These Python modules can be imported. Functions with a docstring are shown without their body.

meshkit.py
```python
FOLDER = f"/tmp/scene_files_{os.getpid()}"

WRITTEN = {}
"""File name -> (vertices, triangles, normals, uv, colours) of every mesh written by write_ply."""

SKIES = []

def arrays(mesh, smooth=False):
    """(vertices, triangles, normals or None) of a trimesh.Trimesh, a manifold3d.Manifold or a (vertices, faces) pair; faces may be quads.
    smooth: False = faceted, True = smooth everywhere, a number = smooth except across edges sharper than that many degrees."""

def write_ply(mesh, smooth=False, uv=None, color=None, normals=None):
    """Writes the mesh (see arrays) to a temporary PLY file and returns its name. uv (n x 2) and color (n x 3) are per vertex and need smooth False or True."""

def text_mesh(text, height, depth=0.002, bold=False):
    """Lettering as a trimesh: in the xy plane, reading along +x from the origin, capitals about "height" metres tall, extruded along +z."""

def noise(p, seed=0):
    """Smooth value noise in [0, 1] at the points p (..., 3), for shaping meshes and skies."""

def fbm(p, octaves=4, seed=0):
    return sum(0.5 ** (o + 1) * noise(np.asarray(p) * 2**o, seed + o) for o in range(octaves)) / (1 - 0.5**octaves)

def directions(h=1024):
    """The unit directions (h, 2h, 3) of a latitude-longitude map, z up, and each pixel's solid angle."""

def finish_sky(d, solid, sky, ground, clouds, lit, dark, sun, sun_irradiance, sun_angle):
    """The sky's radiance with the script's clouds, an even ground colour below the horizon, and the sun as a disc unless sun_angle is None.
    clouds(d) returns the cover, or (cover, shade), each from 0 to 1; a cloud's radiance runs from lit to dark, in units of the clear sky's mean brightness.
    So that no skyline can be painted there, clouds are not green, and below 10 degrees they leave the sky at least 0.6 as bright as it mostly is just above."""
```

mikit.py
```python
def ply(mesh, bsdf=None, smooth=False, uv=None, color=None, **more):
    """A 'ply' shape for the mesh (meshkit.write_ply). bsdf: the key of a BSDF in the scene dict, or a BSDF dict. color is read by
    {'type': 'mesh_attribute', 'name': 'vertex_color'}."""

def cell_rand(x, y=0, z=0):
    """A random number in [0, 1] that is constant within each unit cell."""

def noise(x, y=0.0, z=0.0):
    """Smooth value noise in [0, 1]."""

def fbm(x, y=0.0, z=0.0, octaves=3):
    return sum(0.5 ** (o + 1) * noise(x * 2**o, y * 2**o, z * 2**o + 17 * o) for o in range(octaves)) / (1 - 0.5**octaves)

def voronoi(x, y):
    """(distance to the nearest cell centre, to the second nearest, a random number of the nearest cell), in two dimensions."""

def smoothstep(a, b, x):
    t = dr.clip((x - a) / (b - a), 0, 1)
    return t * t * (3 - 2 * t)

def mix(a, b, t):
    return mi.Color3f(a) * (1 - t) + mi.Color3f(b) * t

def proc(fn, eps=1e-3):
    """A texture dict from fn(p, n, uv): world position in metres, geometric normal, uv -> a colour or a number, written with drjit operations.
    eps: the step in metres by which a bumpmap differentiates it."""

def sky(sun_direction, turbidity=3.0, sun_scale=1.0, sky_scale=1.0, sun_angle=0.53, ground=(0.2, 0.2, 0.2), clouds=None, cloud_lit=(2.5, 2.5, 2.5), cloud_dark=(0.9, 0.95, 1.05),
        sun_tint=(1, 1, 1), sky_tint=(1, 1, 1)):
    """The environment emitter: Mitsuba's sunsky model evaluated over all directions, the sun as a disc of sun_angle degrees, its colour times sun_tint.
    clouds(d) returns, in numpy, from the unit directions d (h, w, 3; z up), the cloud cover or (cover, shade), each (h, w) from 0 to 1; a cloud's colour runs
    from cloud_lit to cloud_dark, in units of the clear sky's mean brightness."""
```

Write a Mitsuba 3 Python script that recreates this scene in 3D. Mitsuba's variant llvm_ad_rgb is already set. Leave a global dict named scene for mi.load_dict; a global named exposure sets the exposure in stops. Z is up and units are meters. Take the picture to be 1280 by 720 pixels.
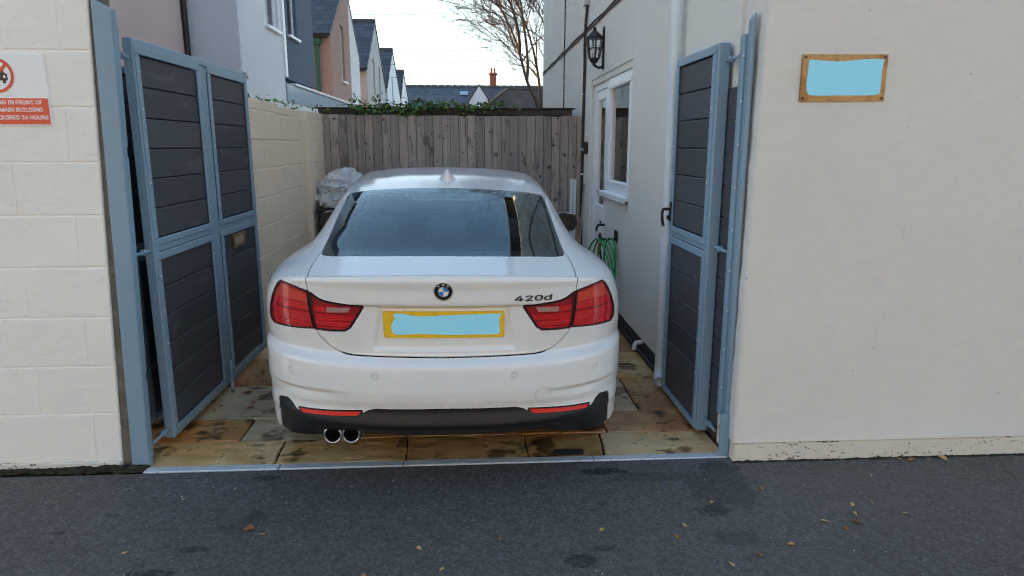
import math, random
import numpy as np, shapely, trimesh
import drjit as dr, mitsuba as mi
import mikit, meshkit
from mikit import proc, noise, fbm, voronoi, cell_rand, smoothstep, mix
from scipy.interpolate import PchipInterpolator, Akima1DInterpolator, RectBivariateSpline
from shapely.geometry import Polygon, LineString, Point, box as sbox

T = mi.ScalarTransform4f
rng = np.random.default_rng(7)
random.seed(7)
scene, labels = {}, {}

# ------------------------------------------------------------------ camera, sky, exposure
EYE = np.array([0.0, 0.0, 1.55])
PITCH, TURN = math.atan(178 / 850), math.atan(52 / 850 * math.cos(math.atan(178 / 850)))
look = np.array([math.sin(TURN) * math.cos(PITCH), math.cos(TURN) * math.cos(PITCH), -math.sin(PITCH)])
scene['camera'] = {'type': 'perspective', 'fov': math.degrees(2 * math.atan(640 / 850)), 'fov_axis': 'x',
                   'near_clip': 0.02, 'far_clip': 2000.0,
                   'to_world': T().look_at(origin=EYE.tolist(), target=(EYE + look).tolist(), up=[0, 0, 1])}


def thin_cloud(d):
    # pale veil that thickens towards the horizon, as over the roofs in the photograph
    n = meshkit.fbm(d * np.array([2.2, 2.2, 5.0]) + 3.0, octaves=4, seed=4)
    el = np.clip(d[..., 2], 0, 1)
    return np.clip(0.60 * np.exp(-el / 0.20) + 0.05 * (n - 0.5), 0, 1), 0.15 + 0 * el


SUN = (-0.86, 0.45, 0.22)
scene['sky'] = mikit.sky(SUN, turbidity=3, sun_scale=1.0, sun_angle=2.0, clouds=thin_cloud,
                         cloud_lit=(1.06, 1.04, 1.0), cloud_dark=(1.0, 1.0, 1.0), sky_tint=(1.05, 1.0, 0.97))
exposure = 4.18

# ------------------------------------------------------------------ helpers
def numbered(name):
    if name not in scene and name not in labels and not any(k.startswith(name + '__') for k in scene):
        return name
    i = 1
    while True:
        k = f'{name}_{i:03d}'
        if k not in scene and k not in labels:
            return k
        i += 1


COUNT = {}


def obj(name, mesh, mat, parent=None, smooth=False, label=None, cat=None, group=None, kind=None, uv_of=None, **more):
    full = f'{parent}__{name}' if parent else name
    n = COUNT.get(full, 0)
    COUNT[full] = n + 1
    key = full if n == 0 else f'{full}_{n:03d}'
    assert key not in scene, key
    if mat in PALKEY:
        if smooth not in (False, True):
            mesh, smooth = trimesh.graph.smooth_shade(mesh, angle=math.radians(smooth), facet_minarea=None), True
        more['uv'] = np.tile([float(PALKEY[mat]), 0.0], (len(mesh.vertices), 1))
    if uv_of is not None:
        more['uv'] = np.tile([float(uv_of), 0.0], (len(mesh.vertices), 1))
    scene[key] = mikit.ply(mesh, mat, smooth=smooth, **more)
    tag(key, label, cat, group, kind)
    return key


def tag(key, label=None, cat=None, group=None, kind=None):
    e = {k: v for k, v in dict(label=label, category=cat, group=group, kind=kind).items() if v}
    if e:
        labels[key] = {**labels.get(key, {}), **e}


def thing(name, label, cat, group=None, kind=None):
    n = COUNT.get(name, 0)
    COUNT[name] = n + 1
    key = name if n == 0 else f'{name}_{n:03d}'
    tag(key, label, cat, group, kind)
    return key


cat_ = trimesh.util.concatenate


def box(x0, x1, y0, y1, z0, z1, c=0.0):
    """A box, its twelve edges chamfered by c."""
    lo, hi = np.minimum([x0, y0, z0], [x1, y1, z1]), np.maximum([x0, y0, z0], [x1, y1, z1])
    if c <= 0:
        return trimesh.creation.box(bounds=[lo, hi])
    c = min(c, 0.45 * float((hi - lo).min()))
    P = []
    for sx in (0, 1):
        for sy in (0, 1):
            for sz in (0, 1):
                b = np.array([(lo, hi)[sx][0], (lo, hi)[sy][1], (lo, hi)[sz][2]])
                i = np.array([c * (1 - 2 * sx), c * (1 - 2 * sy), c * (1 - 2 * sz)])
                for k in range(3):
                    q = b + i
                    q[k] = b[k]
                    P.append(q)
    return trimesh.convex.convex_hull(np.array(P))


def cyl(p0, p1, r, n=16, r1=None):
    p0, p1 = np.asarray(p0, float), np.asarray(p1, float)
    return tube([p0, p1], [r, r if r1 is None else r1], n)


def tube(pts, r, n=8, caps=True):
    pts = np.asarray(pts, float)
    r = np.broadcast_to(np.asarray(r, float), (len(pts),))
    tg = np.gradient(pts, axis=0)
    tg /= np.maximum(np.linalg.norm(tg, axis=1, keepdims=True), 1e-12)
    a = np.cross(tg[0], [0, 0, 1] if abs(tg[0][2]) < 0.9 else [1, 0, 0])
    V = []
    ang = np.arange(n) * 2 * np.pi / n
    for p, t, rr in zip(pts, tg, r):
        a = a - t * (a @ t)
        a /= np.linalg.norm(a)
        b = np.cross(t, a)
        V.append(p + rr * (np.cos(ang)[:, None] * a + np.sin(ang)[:, None] * b))
    V = np.vstack(V)
    F = []
    m = len(pts)
    for i in range(m - 1):
        for k in range(n):
            q, w = i * n + k, i * n + (k + 1) % n
            F += [[q, w, w + n], [q, w + n, q + n]]
    if caps:
        V = np.vstack([V, pts[0], pts[-1]])
        c0, c1 = len(V) - 2, len(V) - 1
        for k in range(n):
            F.append([c0, (k + 1) % n, k])
            F.append([c1, (m - 1) * n + k, (m - 1) * n + (k + 1) % n])
    return trimesh.Trimesh(V, F, process=False)


def prism(poly, h0, h1, plane='xy'):
    """Extrude a polygon; plane says which axes it is drawn in, the third runs from h0 to h1."""
    if not isinstance(poly, (Polygon, shapely.MultiPolygon)):
        poly = Polygon(poly)
    gs = getattr(poly, 'geoms', [poly])
    m = cat_([trimesh.creation.extrude_polygon(g, h1 - h0, engine='earcut') for g in gs])
    v = np.array(m.vertices)
    v[:, 2] += h0
    order = {'xy': [0, 1, 2], 'yz': [2, 0, 1], 'xz': [0, 2, 1]}[plane]
    m = trimesh.Trimesh(v[:, order], m.faces[:, ::-1] if plane == 'xz' else m.faces, process=False)
    return m


def spline(pts, n):
    pts = np.asarray(pts, float)
    s = np.r_[0, np.cumsum(np.linalg.norm(np.diff(pts, axis=0), axis=1))]
    from scipy.interpolate import CubicSpline
    return CubicSpline(s, pts)(np.linspace(0, s[-1], n))


def rot(mesh, deg, axis, at=(0, 0, 0)):
    m = mesh.copy()
    m.apply_transform(trimesh.transformations.rotation_matrix(math.radians(deg), axis, at))
    return m


def moved(mesh, x=0, y=0, z=0):
    m = mesh.copy()
    m.apply_translation([x, y, z])
    return m


# ------------------------------------------------------------------ materials
def mat(key, base, rough=0.6, spec=0.4, metallic=0.0, bump=None, bump_scale=1.0, two=True, **more):
    b = {'type': 'principled', 'roughness': rough, 'metallic': metallic, 'specular': spec, **more}
    if isinstance(base, int):
        PALKEY[key] = base
        base = proc(tone_col)
    b['base_color'] = {'type': 'rgb', 'value': list(base)} if isinstance(base, (tuple, list)) else base
    if bump is not None:
        b = {'type': 'bumpmap', 'arbitrary': bump, 'scale': bump_scale, 'bsdf': b}
    scene[key] = {'type': 'twosided', 'bsdf': b} if two else b
    return key


PAL, PALKEY = [], {}


def tone(base, amount, s, speck=0.0):
    """An even colour with the grain and blotches of a real coat of paint or render: an entry of the palette that one texture reads by uv.x."""
    PAL.append((*base, amount, s, speck))
    return len(PAL) - 1


def tone_col(p, n, uv):
    i = mi.UInt32(dr.floor(uv.x + 0.5))
    r, g, b, am, s, sp = (dr.gather(mi.Float, PALARR[j], i) for j in range(6))
    a = fbm(p.x * s + 31.7, p.y * s + 5.2, p.z * s + 9.1, 4)
    f = noise(p.x * 75, p.y * 75, p.z * 75)
    c = mi.Color3f(r, g, b)
    d = noise(p.x * 45 + 3, p.y * 45, p.z * 45)
    d2 = noise(p.x * 3.1 + 8, p.y * 3.1, p.z * 3.1)
    c2 = c * (1 + am * 2 * (a - 0.5) + 0.5 * am * (f - 0.5))
    return mix(c2, c * 0.45, smoothstep(0.80, 0.90, d) * smoothstep(0.45, 0.7, d2) * sp)


def grain_bump(s1, s2):
    def fn(p, n, uv):
        return 0.6 * noise(p.x * s1, p.y * s1, p.z * s1) + 0.4 * noise(p.x * s2 + 5, p.y * s2, p.z * s2)
    return fn


bump_render = proc(grain_bump(120, 320), 1.5e-3)
bump_coarse = proc(grain_bump(60, 190), 2e-3)


def front_render(p, n, uv):
    """Smooth painted render: faint roller blotches, hair cracks, a few knocks and dirt specks; splash dirt is in the plinth."""
    a = fbm(p.x * 1.3 + 2, p.y * 1.3, p.z * 1.3 + 4, 4)
    f = fbm(p.x * 22, p.y * 22, p.z * 22, 3)
    c = mi.Color3f(0.67, 0.645, 0.61) * (1 + 0.10 * (a - 0.5) + 0.08 * (f - 0.5))
    wob = 0.05 * (fbm(p.x * 3, p.z * 3, 3.3, 3) - 0.5) + 0.012 * (noise(p.x * 40, p.z * 40) - 0.5)
    line = dr.abs(p.x - 2.02 - 0.10 * (p.z - 1.0) - wob * 3)
    has = smoothstep(0.40, 0.46, p.z) * (1 - smoothstep(1.20, 1.28, p.z)) * smoothstep(0.45, 0.6, noise(p.z * 7, 1.5))
    c = mix(c, mi.Color3f(0.36, 0.33, 0.30), (1 - smoothstep(0.0006, 0.002, line)) * has * 0.35)
    g = noise(p.x * 30 + 9, p.y * 30, p.z * 30 + 2)
    return mix(c, mi.Color3f(0.33, 0.30, 0.27), smoothstep(0.945, 0.975, g) * 0.6)


def plinth_paint(p, n, uv):
    """Paint flaked off near the pavement: black chips with outlines of their own."""
    g = noise(p.x * 70, p.y * 70, p.z * 95) * 0.6 + noise(p.x * 170, p.y * 170, p.z * 170) * 0.4
    area = noise(p.x * 5 + 7, p.y * 5, p.z * 9)
    c = mi.Color3f(0.64, 0.60, 0.53) * (1 + 0.12 * (fbm(p.x * 9, p.y * 9, p.z * 9, 3) - 0.5))
    return mix(c, mi.Color3f(0.09, 0.085, 0.08), smoothstep(0.775, 0.80, g + 0.36 * (area - 0.5)))


mat('front_render', proc(front_render), 0.75, 0.25, bump=bump_render, bump_scale=0.0015)
mat('plinth_paint', proc(plinth_paint), 0.7, 0.25, bump=bump_coarse, bump_scale=0.004)
mat('lane_render', tone((0.66, 0.645, 0.60), 0.05, 1.4), 0.8, 0.2, bump=bump_render, bump_scale=0.0015)
mat('block_paint', tone((0.82, 0.80, 0.755), 0.06, 2.0, 0.12), 0.75, 0.25, bump=bump_coarse, bump_scale=0.0045)
mat('pier_paint', tone((0.76, 0.68, 0.56), 0.07, 2.0, 0.1), 0.75, 0.25, bump=bump_coarse, bump_scale=0.004)
mat('old_mortar', tone((0.16, 0.145, 0.125), 0.35, 14.0, 0.8), 0.9, 0.1, bump=bump_coarse, bump_scale=0.008)


def steel_col(p, n, uv):
    a = fbm(p.x * 6, p.y * 6, p.z * 2.5, 4)
    c = mi.Color3f(0.20, 0.30, 0.395) * (1 + 0.16 * (a - 0.5))
    g = noise(p.x * 45, p.y * 45, p.z * 45)
    return mix(c, mi.Color3f(0.33, 0.38, 0.42), smoothstep(0.86, 0.93, g) * 0.4)


mat('steel_paint', proc(steel_col), 0.42, 0.5, bump=proc(grain_bump(30, 140), 2e-3), bump_scale=0.0010)
mat('galvanised', tone((0.50, 0.51, 0.52), 0.25, 20), 0.4, 0.5, metallic=0.8)


def plank_col(p, n, uv):
    row = cell_rand(uv.x, 3, 3)
    g = fbm(p.y * 5 + row * 40, p.x * 5, p.z * 160, 3)
    s = fbm(p.y * 4, p.z * 9, row * 9, 3)
    c = mi.Color3f(0.058, 0.062, 0.076) * (0.80 + 0.40 * row) * (1 + 0.34 * (g - 0.5))
    return mix(c, mi.Color3f(0.15, 0.15, 0.155), smoothstep(0.64, 0.80, s) * 0.25)


mat('composite_plank', proc(plank_col), 0.55, 0.4, bump=proc(lambda p, n, uv: fbm(p.y * 6, p.x * 6, p.z * 170, 3), 1.5e-3), bump_scale=0.0025)


def asphalt_col(p, n, uv):
    d1, d2, w = voronoi(p.x * 105, p.y * 105)
    e1, e2, v = voronoi(p.x * 46 + 3, p.y * 46)
    a = fbm(p.x * 1.1, p.y * 1.1, 2.2, 4)
    c = mi.Color3f(0.088, 0.082, 0.079) * (0.72 + 0.50 * w + 0.26 * (v - 0.5)) * (1 + 0.45 * (a - 0.5))
    c = mix(c, mi.Color3f(0.15, 0.15, 0.155), smoothstep(0.965, 0.98, w) * 0.6)
    c = mix(c, mi.Color3f(0.02, 0.02, 0.023), smoothstep(0.35, 0.5, dr.minimum(d2 - d1, 1)) * smoothstep(0.86, 0.9, v) * 0.8)
    # tar and oil patches where the photograph has them
    wob = fbm(p.x * 26, p.y * 26, 0.5, 3) - 0.5
    worn = smoothstep(0.22, 0.42, noise(p.x * 75, p.y * 75) * 0.6 + 0.4 * w)
    k = mi.Float(0)
    for x, y, rx, ry, s in OIL:
        q = dr.sqrt(dr.square((p.x - x) / rx) + dr.square((p.y - y) / ry)) + 1.1 * wob
        k = dr.maximum(k, (1 - smoothstep(0.80, 1.05, q)) * s)
    return mix(c, mi.Color3f(0.017, 0.018, 0.021), k * worn * 0.9)


OIL = [(-1.92, 2.33, .085, .032, .9), (-1.74, 2.30, .05, .03, .8), (-1.21, 2.31, .10, .035, .95), (-1.10, 2.47, .06, .028, .8),
       (-0.93, 2.70, .05, .05, .6), (-0.99, 3.05, .07, .03, .85), (0.62, 3.02, .13, .035, .9), (1.14, 2.83, .17, .20, .55), (1.03, 2.63, .09, .05, .8),
       (0.40, 2.31, .06, .05, .8), (0.50, 2.38, .05, .025, .6), (1.05, 2.42, .10, .06, .45), (0.56, 2.72, .025, .02, .7), (0.60, 2.62, .02, .018, .6),
       (-1.7, 2.62, .03, .014, .8), (-1.55, 2.75, .03, .012, .7), (-0.98, 2.62, .09, .06, .35), (0.84, 2.95, .22, .05, .45), (1.2, 3.02, .11, .07, .7)]
mat('asphalt', proc(asphalt_col), 0.62, 0.4, bump=proc(lambda p, n, uv: 1 - voronoi(p.x * 105, p.y * 105)[0] + 0.6 * noise(p.x * 40, p.y * 40), 1.5e-3), bump_scale=0.0045)
mat('earth', tone((0.10, 0.09, 0.075), 0.3, 3), 0.95, 0.1)
mat('joint', tone((0.035, 0.032, 0.028), 0.4, 30), 0.95, 0.1)


STONES = {'stone_buff': ((0.60, 0.335, 0.12), (0.66, 0.45, 0.24), 1.0), 'stone_orange': ((0.54, 0.21, 0.06), (0.50, 0.27, 0.10), 4.0),
          'stone_grey': ((0.52, 0.375, 0.22), (0.58, 0.43, 0.26), 8.0), 'stone_brown': ((0.42, 0.19, 0.075), (0.54, 0.31, 0.13), 13.0)}


def stone_col(p, n, uv):
    i = mi.UInt32(dr.floor(uv.x + 0.5))
    v = [dr.gather(mi.Float, STONEARR[j], i) for j in range(7)]
    seed = v[6]
    a = fbm(p.x * 3.0 + seed, p.y * 3.3, seed * 3.1, 3)
    b = fbm(p.x * 11 + seed, p.y * 12.5, 1.3, 3)
    c = mix(mi.Color3f(*v[:3]), mi.Color3f(*v[3:6]), smoothstep(0.38, 0.66, a * 0.7 + b * 0.3))
    c = c * (1 + 0.5 * (b - 0.5)) * (0.9 + 0.2 * noise(p.x * 180, p.y * 180))
    # tide-marked wet and dirt stains, dark with a ragged edge
    s = fbm(p.x * 5.5 + 3 * seed, p.y * 6.5, 7.7, 4)
    c = mix(c, c * mi.Color3f(0.22, 0.20, 0.18), smoothstep(0.595, 0.66, s) * 0.85)
    return mix(c, mi.Color3f(0.03, 0.026, 0.02), smoothstep(0.60, 0.66, fbm(p.x * 21 + seed, p.y * 34, 2.2, 3) * 0.6 + 0.4 * s) * 0.6)


mat('stone', proc(stone_col), 0.20, 0.5, bump=proc(lambda p, n, uv: fbm(p.x * 16 + uv.x, p.y * 18, uv.x, 3), 3e-3), bump_scale=0.012)
mat('threshold_metal', tone((0.60, 0.63, 0.66), 0.10, 8, 0.5), 0.42, 0.5, metallic=0.35)


def board_col(p, n, uv):
    i = dr.floor((p.x + 1.66) / 0.0958)
    r, r2 = cell_rand(i, 1, 1), cell_rand(i, 2, 5)
    g = fbm(p.x * 70 + i * 13, p.z * 2.2 + r * 20, 0.7, 4)
    base = mix(mi.Color3f(0.36, 0.305, 0.27), mi.Color3f(0.285, 0.25, 0.235), r)
    base = mix(base, mi.Color3f(0.38, 0.27, 0.17), smoothstep(0.80, 0.95, r2) * 0.8)
    c = base * (0.74 + 0.50 * r2) * (1 + 1.0 * (g - 0.5))
    # knots of uneven size, each with a smudge of dark grain beside it
    j = dr.floor(p.z / 0.15 + r * 7)
    big = cell_rand(i, j, 14)
    kx = (i + 0.15 + 0.7 * cell_rand(i, j, 11)) * 0.0958 - 1.66
    kz = (j + 0.2 + 0.6 * cell_rand(i, j, 12) - r * 7) * 0.15
    q = dr.sqrt(dr.square((p.x - kx) / (0.008 + 0.022 * big * big)) + dr.square((p.z - kz) / (0.010 + 0.012 * big))) + 1.3 * (fbm(p.x * 55, p.z * 75, 1.0, 2) - 0.5)
    c = mix(c, mi.Color3f(0.040, 0.030, 0.027), (1 - smoothstep(0.55, 1.3, q)) * smoothstep(0.55, 0.6, cell_rand(i, j, 13)) * (0.5 + 0.4 * big))
    m = fbm(p.x * 18 + 3, p.z * 5, 4.4, 4)
    return mix(c, mi.Color3f(0.075, 0.068, 0.066), smoothstep(0.56, 0.72, m) * 0.55)


mat('fence_board', proc(board_col), 0.85, 0.2, bump=proc(lambda p, n, uv: fbm(p.x * 90, p.z * 2.5, 0.7, 3), 2e-3), bump_scale=0.004)
mat('old_timber', tone((0.075, 0.062, 0.055), 0.4, 9), 0.85, 0.2)


def slate_col(p, n, uv):
    h = p.z * 1.0 / 0.16
    row = dr.floor(h)
    col = (p.x + p.y * 0.001) / 0.28 + 0.5 * (row - 2 * dr.floor(row / 2))
    f = h - row
    r = cell_rand(row, dr.floor(col), 2)
    c = mi.Color3f(0.060, 0.064, 0.078) * (0.65 + 0.7 * r)
    g = dr.minimum(col - dr.floor(col), 1)
    return mix(c, mi.Color3f(0.016, 0.017, 0.02), dr.maximum(1 - smoothstep(0.06, 0.16, f), 1 - smoothstep(0.03, 0.07, g)) * 0.85)


mat('slate', proc(slate_col), 0.5, 0.45)
mat('brown_tile', tone((0.10, 0.075, 0.065), 0.4, 3, 0.5), 0.8, 0.2)
mat('ridge_tile', tone((0.10, 0.085, 0.08), 0.4, 4), 0.8, 0.2)
mat('pink_render', tone((0.60, 0.46, 0.43), 0.06, 1.5), 0.85, 0.2)
mat('pebble_pink', tone((0.40, 0.27, 0.23), 0.16, 6, 0.5), 0.9, 0.2)
mat('white_render', tone((0.74, 0.75, 0.76), 0.05, 1.2), 0.8, 0.2)
mat('shaded_white_render', tone((0.54, 0.60, 0.68), 0.05, 1.2), 0.8, 0.2)  # white render with the blue of its shaded side put into the colour
mat('grey_render', tone((0.47, 0.46, 0.45), 0.10, 1.6, 0.4), 0.85, 0.2)
mat('dark_blue_render', tone((0.10, 0.135, 0.18), 0.08, 2.0), 0.75, 0.3)
mat('pale_glazing', tone((0.24, 0.33, 0.43), 0.10, 3), 0.25, 0.6)
mat('teal_paint', (0.10, 0.36, 0.36), 0.6)
mat('cream_stucco', tone((0.72, 0.66, 0.55), 0.06, 1.0), 0.85, 0.2)
mat('house_window', (0.02, 0.022, 0.026), 0.08, 0.6)
mat('upvc', tone((0.78, 0.79, 0.80), 0.03, 5), 0.3, 0.5)
mat('pipe_white', tone((0.66, 0.71, 0.75), 0.06, 5), 0.35, 0.5)
mat('pipe_brown', tone((0.045, 0.032, 0.028), 0.2, 9), 0.5, 0.4)
mat('black_plastic', tone((0.018, 0.018, 0.019), 0.15, 12), 0.45, 0.4)
mat('black_metal', (0.012, 0.012, 0.013), 0.35, 0.5)
mat('green_pipe_paint', (0.03, 0.12, 0.09), 0.5)
mat('dark_room', (0.10, 0.095, 0.09), 0.9)
mat('curtain', (0.55, 0.54, 0.52), 0.9)
mat('brick', tone((0.35, 0.12, 0.075), 0.35, 9), 0.9, 0.15)
mat('bark', tone((0.105, 0.080, 0.065), 0.3, 8), 0.9, 0.1)
mat('bark_red', tone((0.105, 0.078, 0.066), 0.3, 8), 0.9, 0.1)
mat('wire', (0.05, 0.05, 0.055), 0.6)
mat('hose_green', tone((0.02, 0.30, 0.06), 0.2, 30), 0.35, 0.5)
mat('hose_orange', (0.65, 0.27, 0.02), 0.4)
mat('stick_wood', (0.34, 0.25, 0.18), 0.7)


def brass_col(p, n, uv):
    a = fbm(p.x * 9, p.z * 60, 3.3, 3)
    b = fbm(p.x * 30, p.z * 24, 1.0, 4)
    c = mix(mi.Color3f(0.23, 0.145, 0.070), mi.Color3f(0.37, 0.27, 0.14), a)
    return mix(c, mi.Color3f(0.19, 0.10, 0.045), smoothstep(0.55, 0.72, b) * 0.75)


mat('brass', proc(brass_col), 0.38, 0.5, metallic=0.75)
mat('redaction_blue', (0.33, 0.78, 1.0), 0.6, 0.3)  # colour of the redaction patches over plaque and number plate
mat('sign_white', tone((0.76, 0.78, 0.82), 0.03, 6), 0.35, 0.5)
mat('sign_red', (0.66, 0.085, 0.045), 0.4, 0.5)
mat('sign_black', (0.03, 0.03, 0.035), 0.4, 0.5)
mat('ivy_leaf', {'type': 'mesh_attribute', 'name': 'vertex_color'}, 0.45, 0.4)
for i, c in enumerate([(0.36, 0.16, 0.05), (0.42, 0.25, 0.09), (0.22, 0.09, 0.045), (0.48, 0.33, 0.16)]):
    mat(f'dead_leaf_{i}', tone(c, 0.3, 60), 0.7, 0.3)
mat('dirt', tone((0.035, 0.033, 0.022), 0.6, 50), 0.95, 0.1)
scene['clear_pane'] = {'type': 'thindielectric'}
mat('bag_film', (0.56, 0.59, 0.62), 0.22, 0.7)

# car materials


def paint_col(p, n, uv):
    d = noise(p.x * 130, p.y * 130, p.z * 130)
    a = noise(p.x * 6, p.y * 6, p.z * 6 + 5)
    c = mi.Color3f(0.76, 0.765, 0.77)
    return mix(c, mi.Color3f(0.42, 0.40, 0.37), smoothstep(0.86, 0.95, d) * smoothstep(0.50, 0.8, a) * 0.5)


scene['car_white'] = {'type': 'twosided', 'bsdf': {'type': 'roughplastic', 'diffuse_reflectance': proc(paint_col), 'alpha': 0.015, 'int_ior': 1.52, 'nonlinear': False}}
mat('car_gap', (0.010, 0.010, 0.011), 0.8, 0.1)
mat('diffuser_black', tone((0.014, 0.015, 0.019), 0.12, 40), 0.42, 0.32)
mat('rubber', tone((0.018, 0.018, 0.018), 0.3, 20), 0.85, 0.2)
mat('alloy', (0.45, 0.46, 0.47), 0.3, 0.5, metallic=0.9)
mat('chrome', (0.78, 0.78, 0.79), 0.12, 0.5, metallic=1.0)
mat('badge_black', (0.012, 0.012, 0.014), 0.2, 0.5)
mat('badge_blue', (0.05, 0.22, 0.50), 0.2, 0.5)
mat('badge_white', (0.75, 0.75, 0.76), 0.2, 0.5)
mat('lens_border', (0.045, 0.006, 0.008), 0.15, 0.6, clearcoat=1.0, clearcoat_gloss=0.97)
mat('lamp_red', (0.60, 0.004, 0.007), 0.4, 0.3)
mat('lamp_red_dark', (0.34, 0.003, 0.006), 0.4, 0.3)
mat('lamp_amber', (0.62, 0.060, 0.026), 0.35, 0.4)
mat('lamp_clear', (0.72, 0.50, 0.46), 0.18, 0.6, metallic=0.5)
mat('reflector_red', (0.62, 0.012, 0.010), 0.35, 0.35)
mat('plate_yellow', tone((0.76, 0.47, 0.02), 0.06, 30), 0.4, 0.5)
mat('trim_dark', (0.03, 0.03, 0.033), 0.7, 0.3)
mat('seat_dark', (0.11, 0.11, 0.12), 0.75, 0.3)
scene['lens_clear'] = {'type': 'thindielectric', 'specular_transmittance': {'type': 'rgb', 'value': [1.0, 0.90, 0.89]}}
scene['car_glass'] = {'type': 'thindielectric', 'specular_transmittance': {'type': 'rgb', 'value': [0.50, 0.58, 0.62]}, 'specular_reflectance': {'type': 'rgb', 'value': [0.46, 0.56, 0.63]}}

PALARR = [mi.Float([float(q[j]) for q in PAL]) for j in range(6)]
STONEARR = [mi.Float([float((*a, *b, c)[j]) for a, b, c in STONES.values()]) for j in range(7)]
dr.eval(PALARR, STONEARR)

# ------------------------------------------------------------------ the ground
obj('ground', box(-300, 300, -300, 900, -0.6, -0.02), 'earth', kind='structure')
obj('road', box(-60, 60, -14, 3.128, -0.012, 0.0), 'asphalt', kind='structure')
obj('driveway', box(-1.95, 1.288, 3.19, 7.9, -0.03, -0.014), 'joint', kind='structure')
gq = [(-1.95, 3.19), (-1.01, 3.19), (-0.345, 3.19), (0.272, 3.19), (0.672, 3.19), (1.285, 3.19)]


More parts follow.
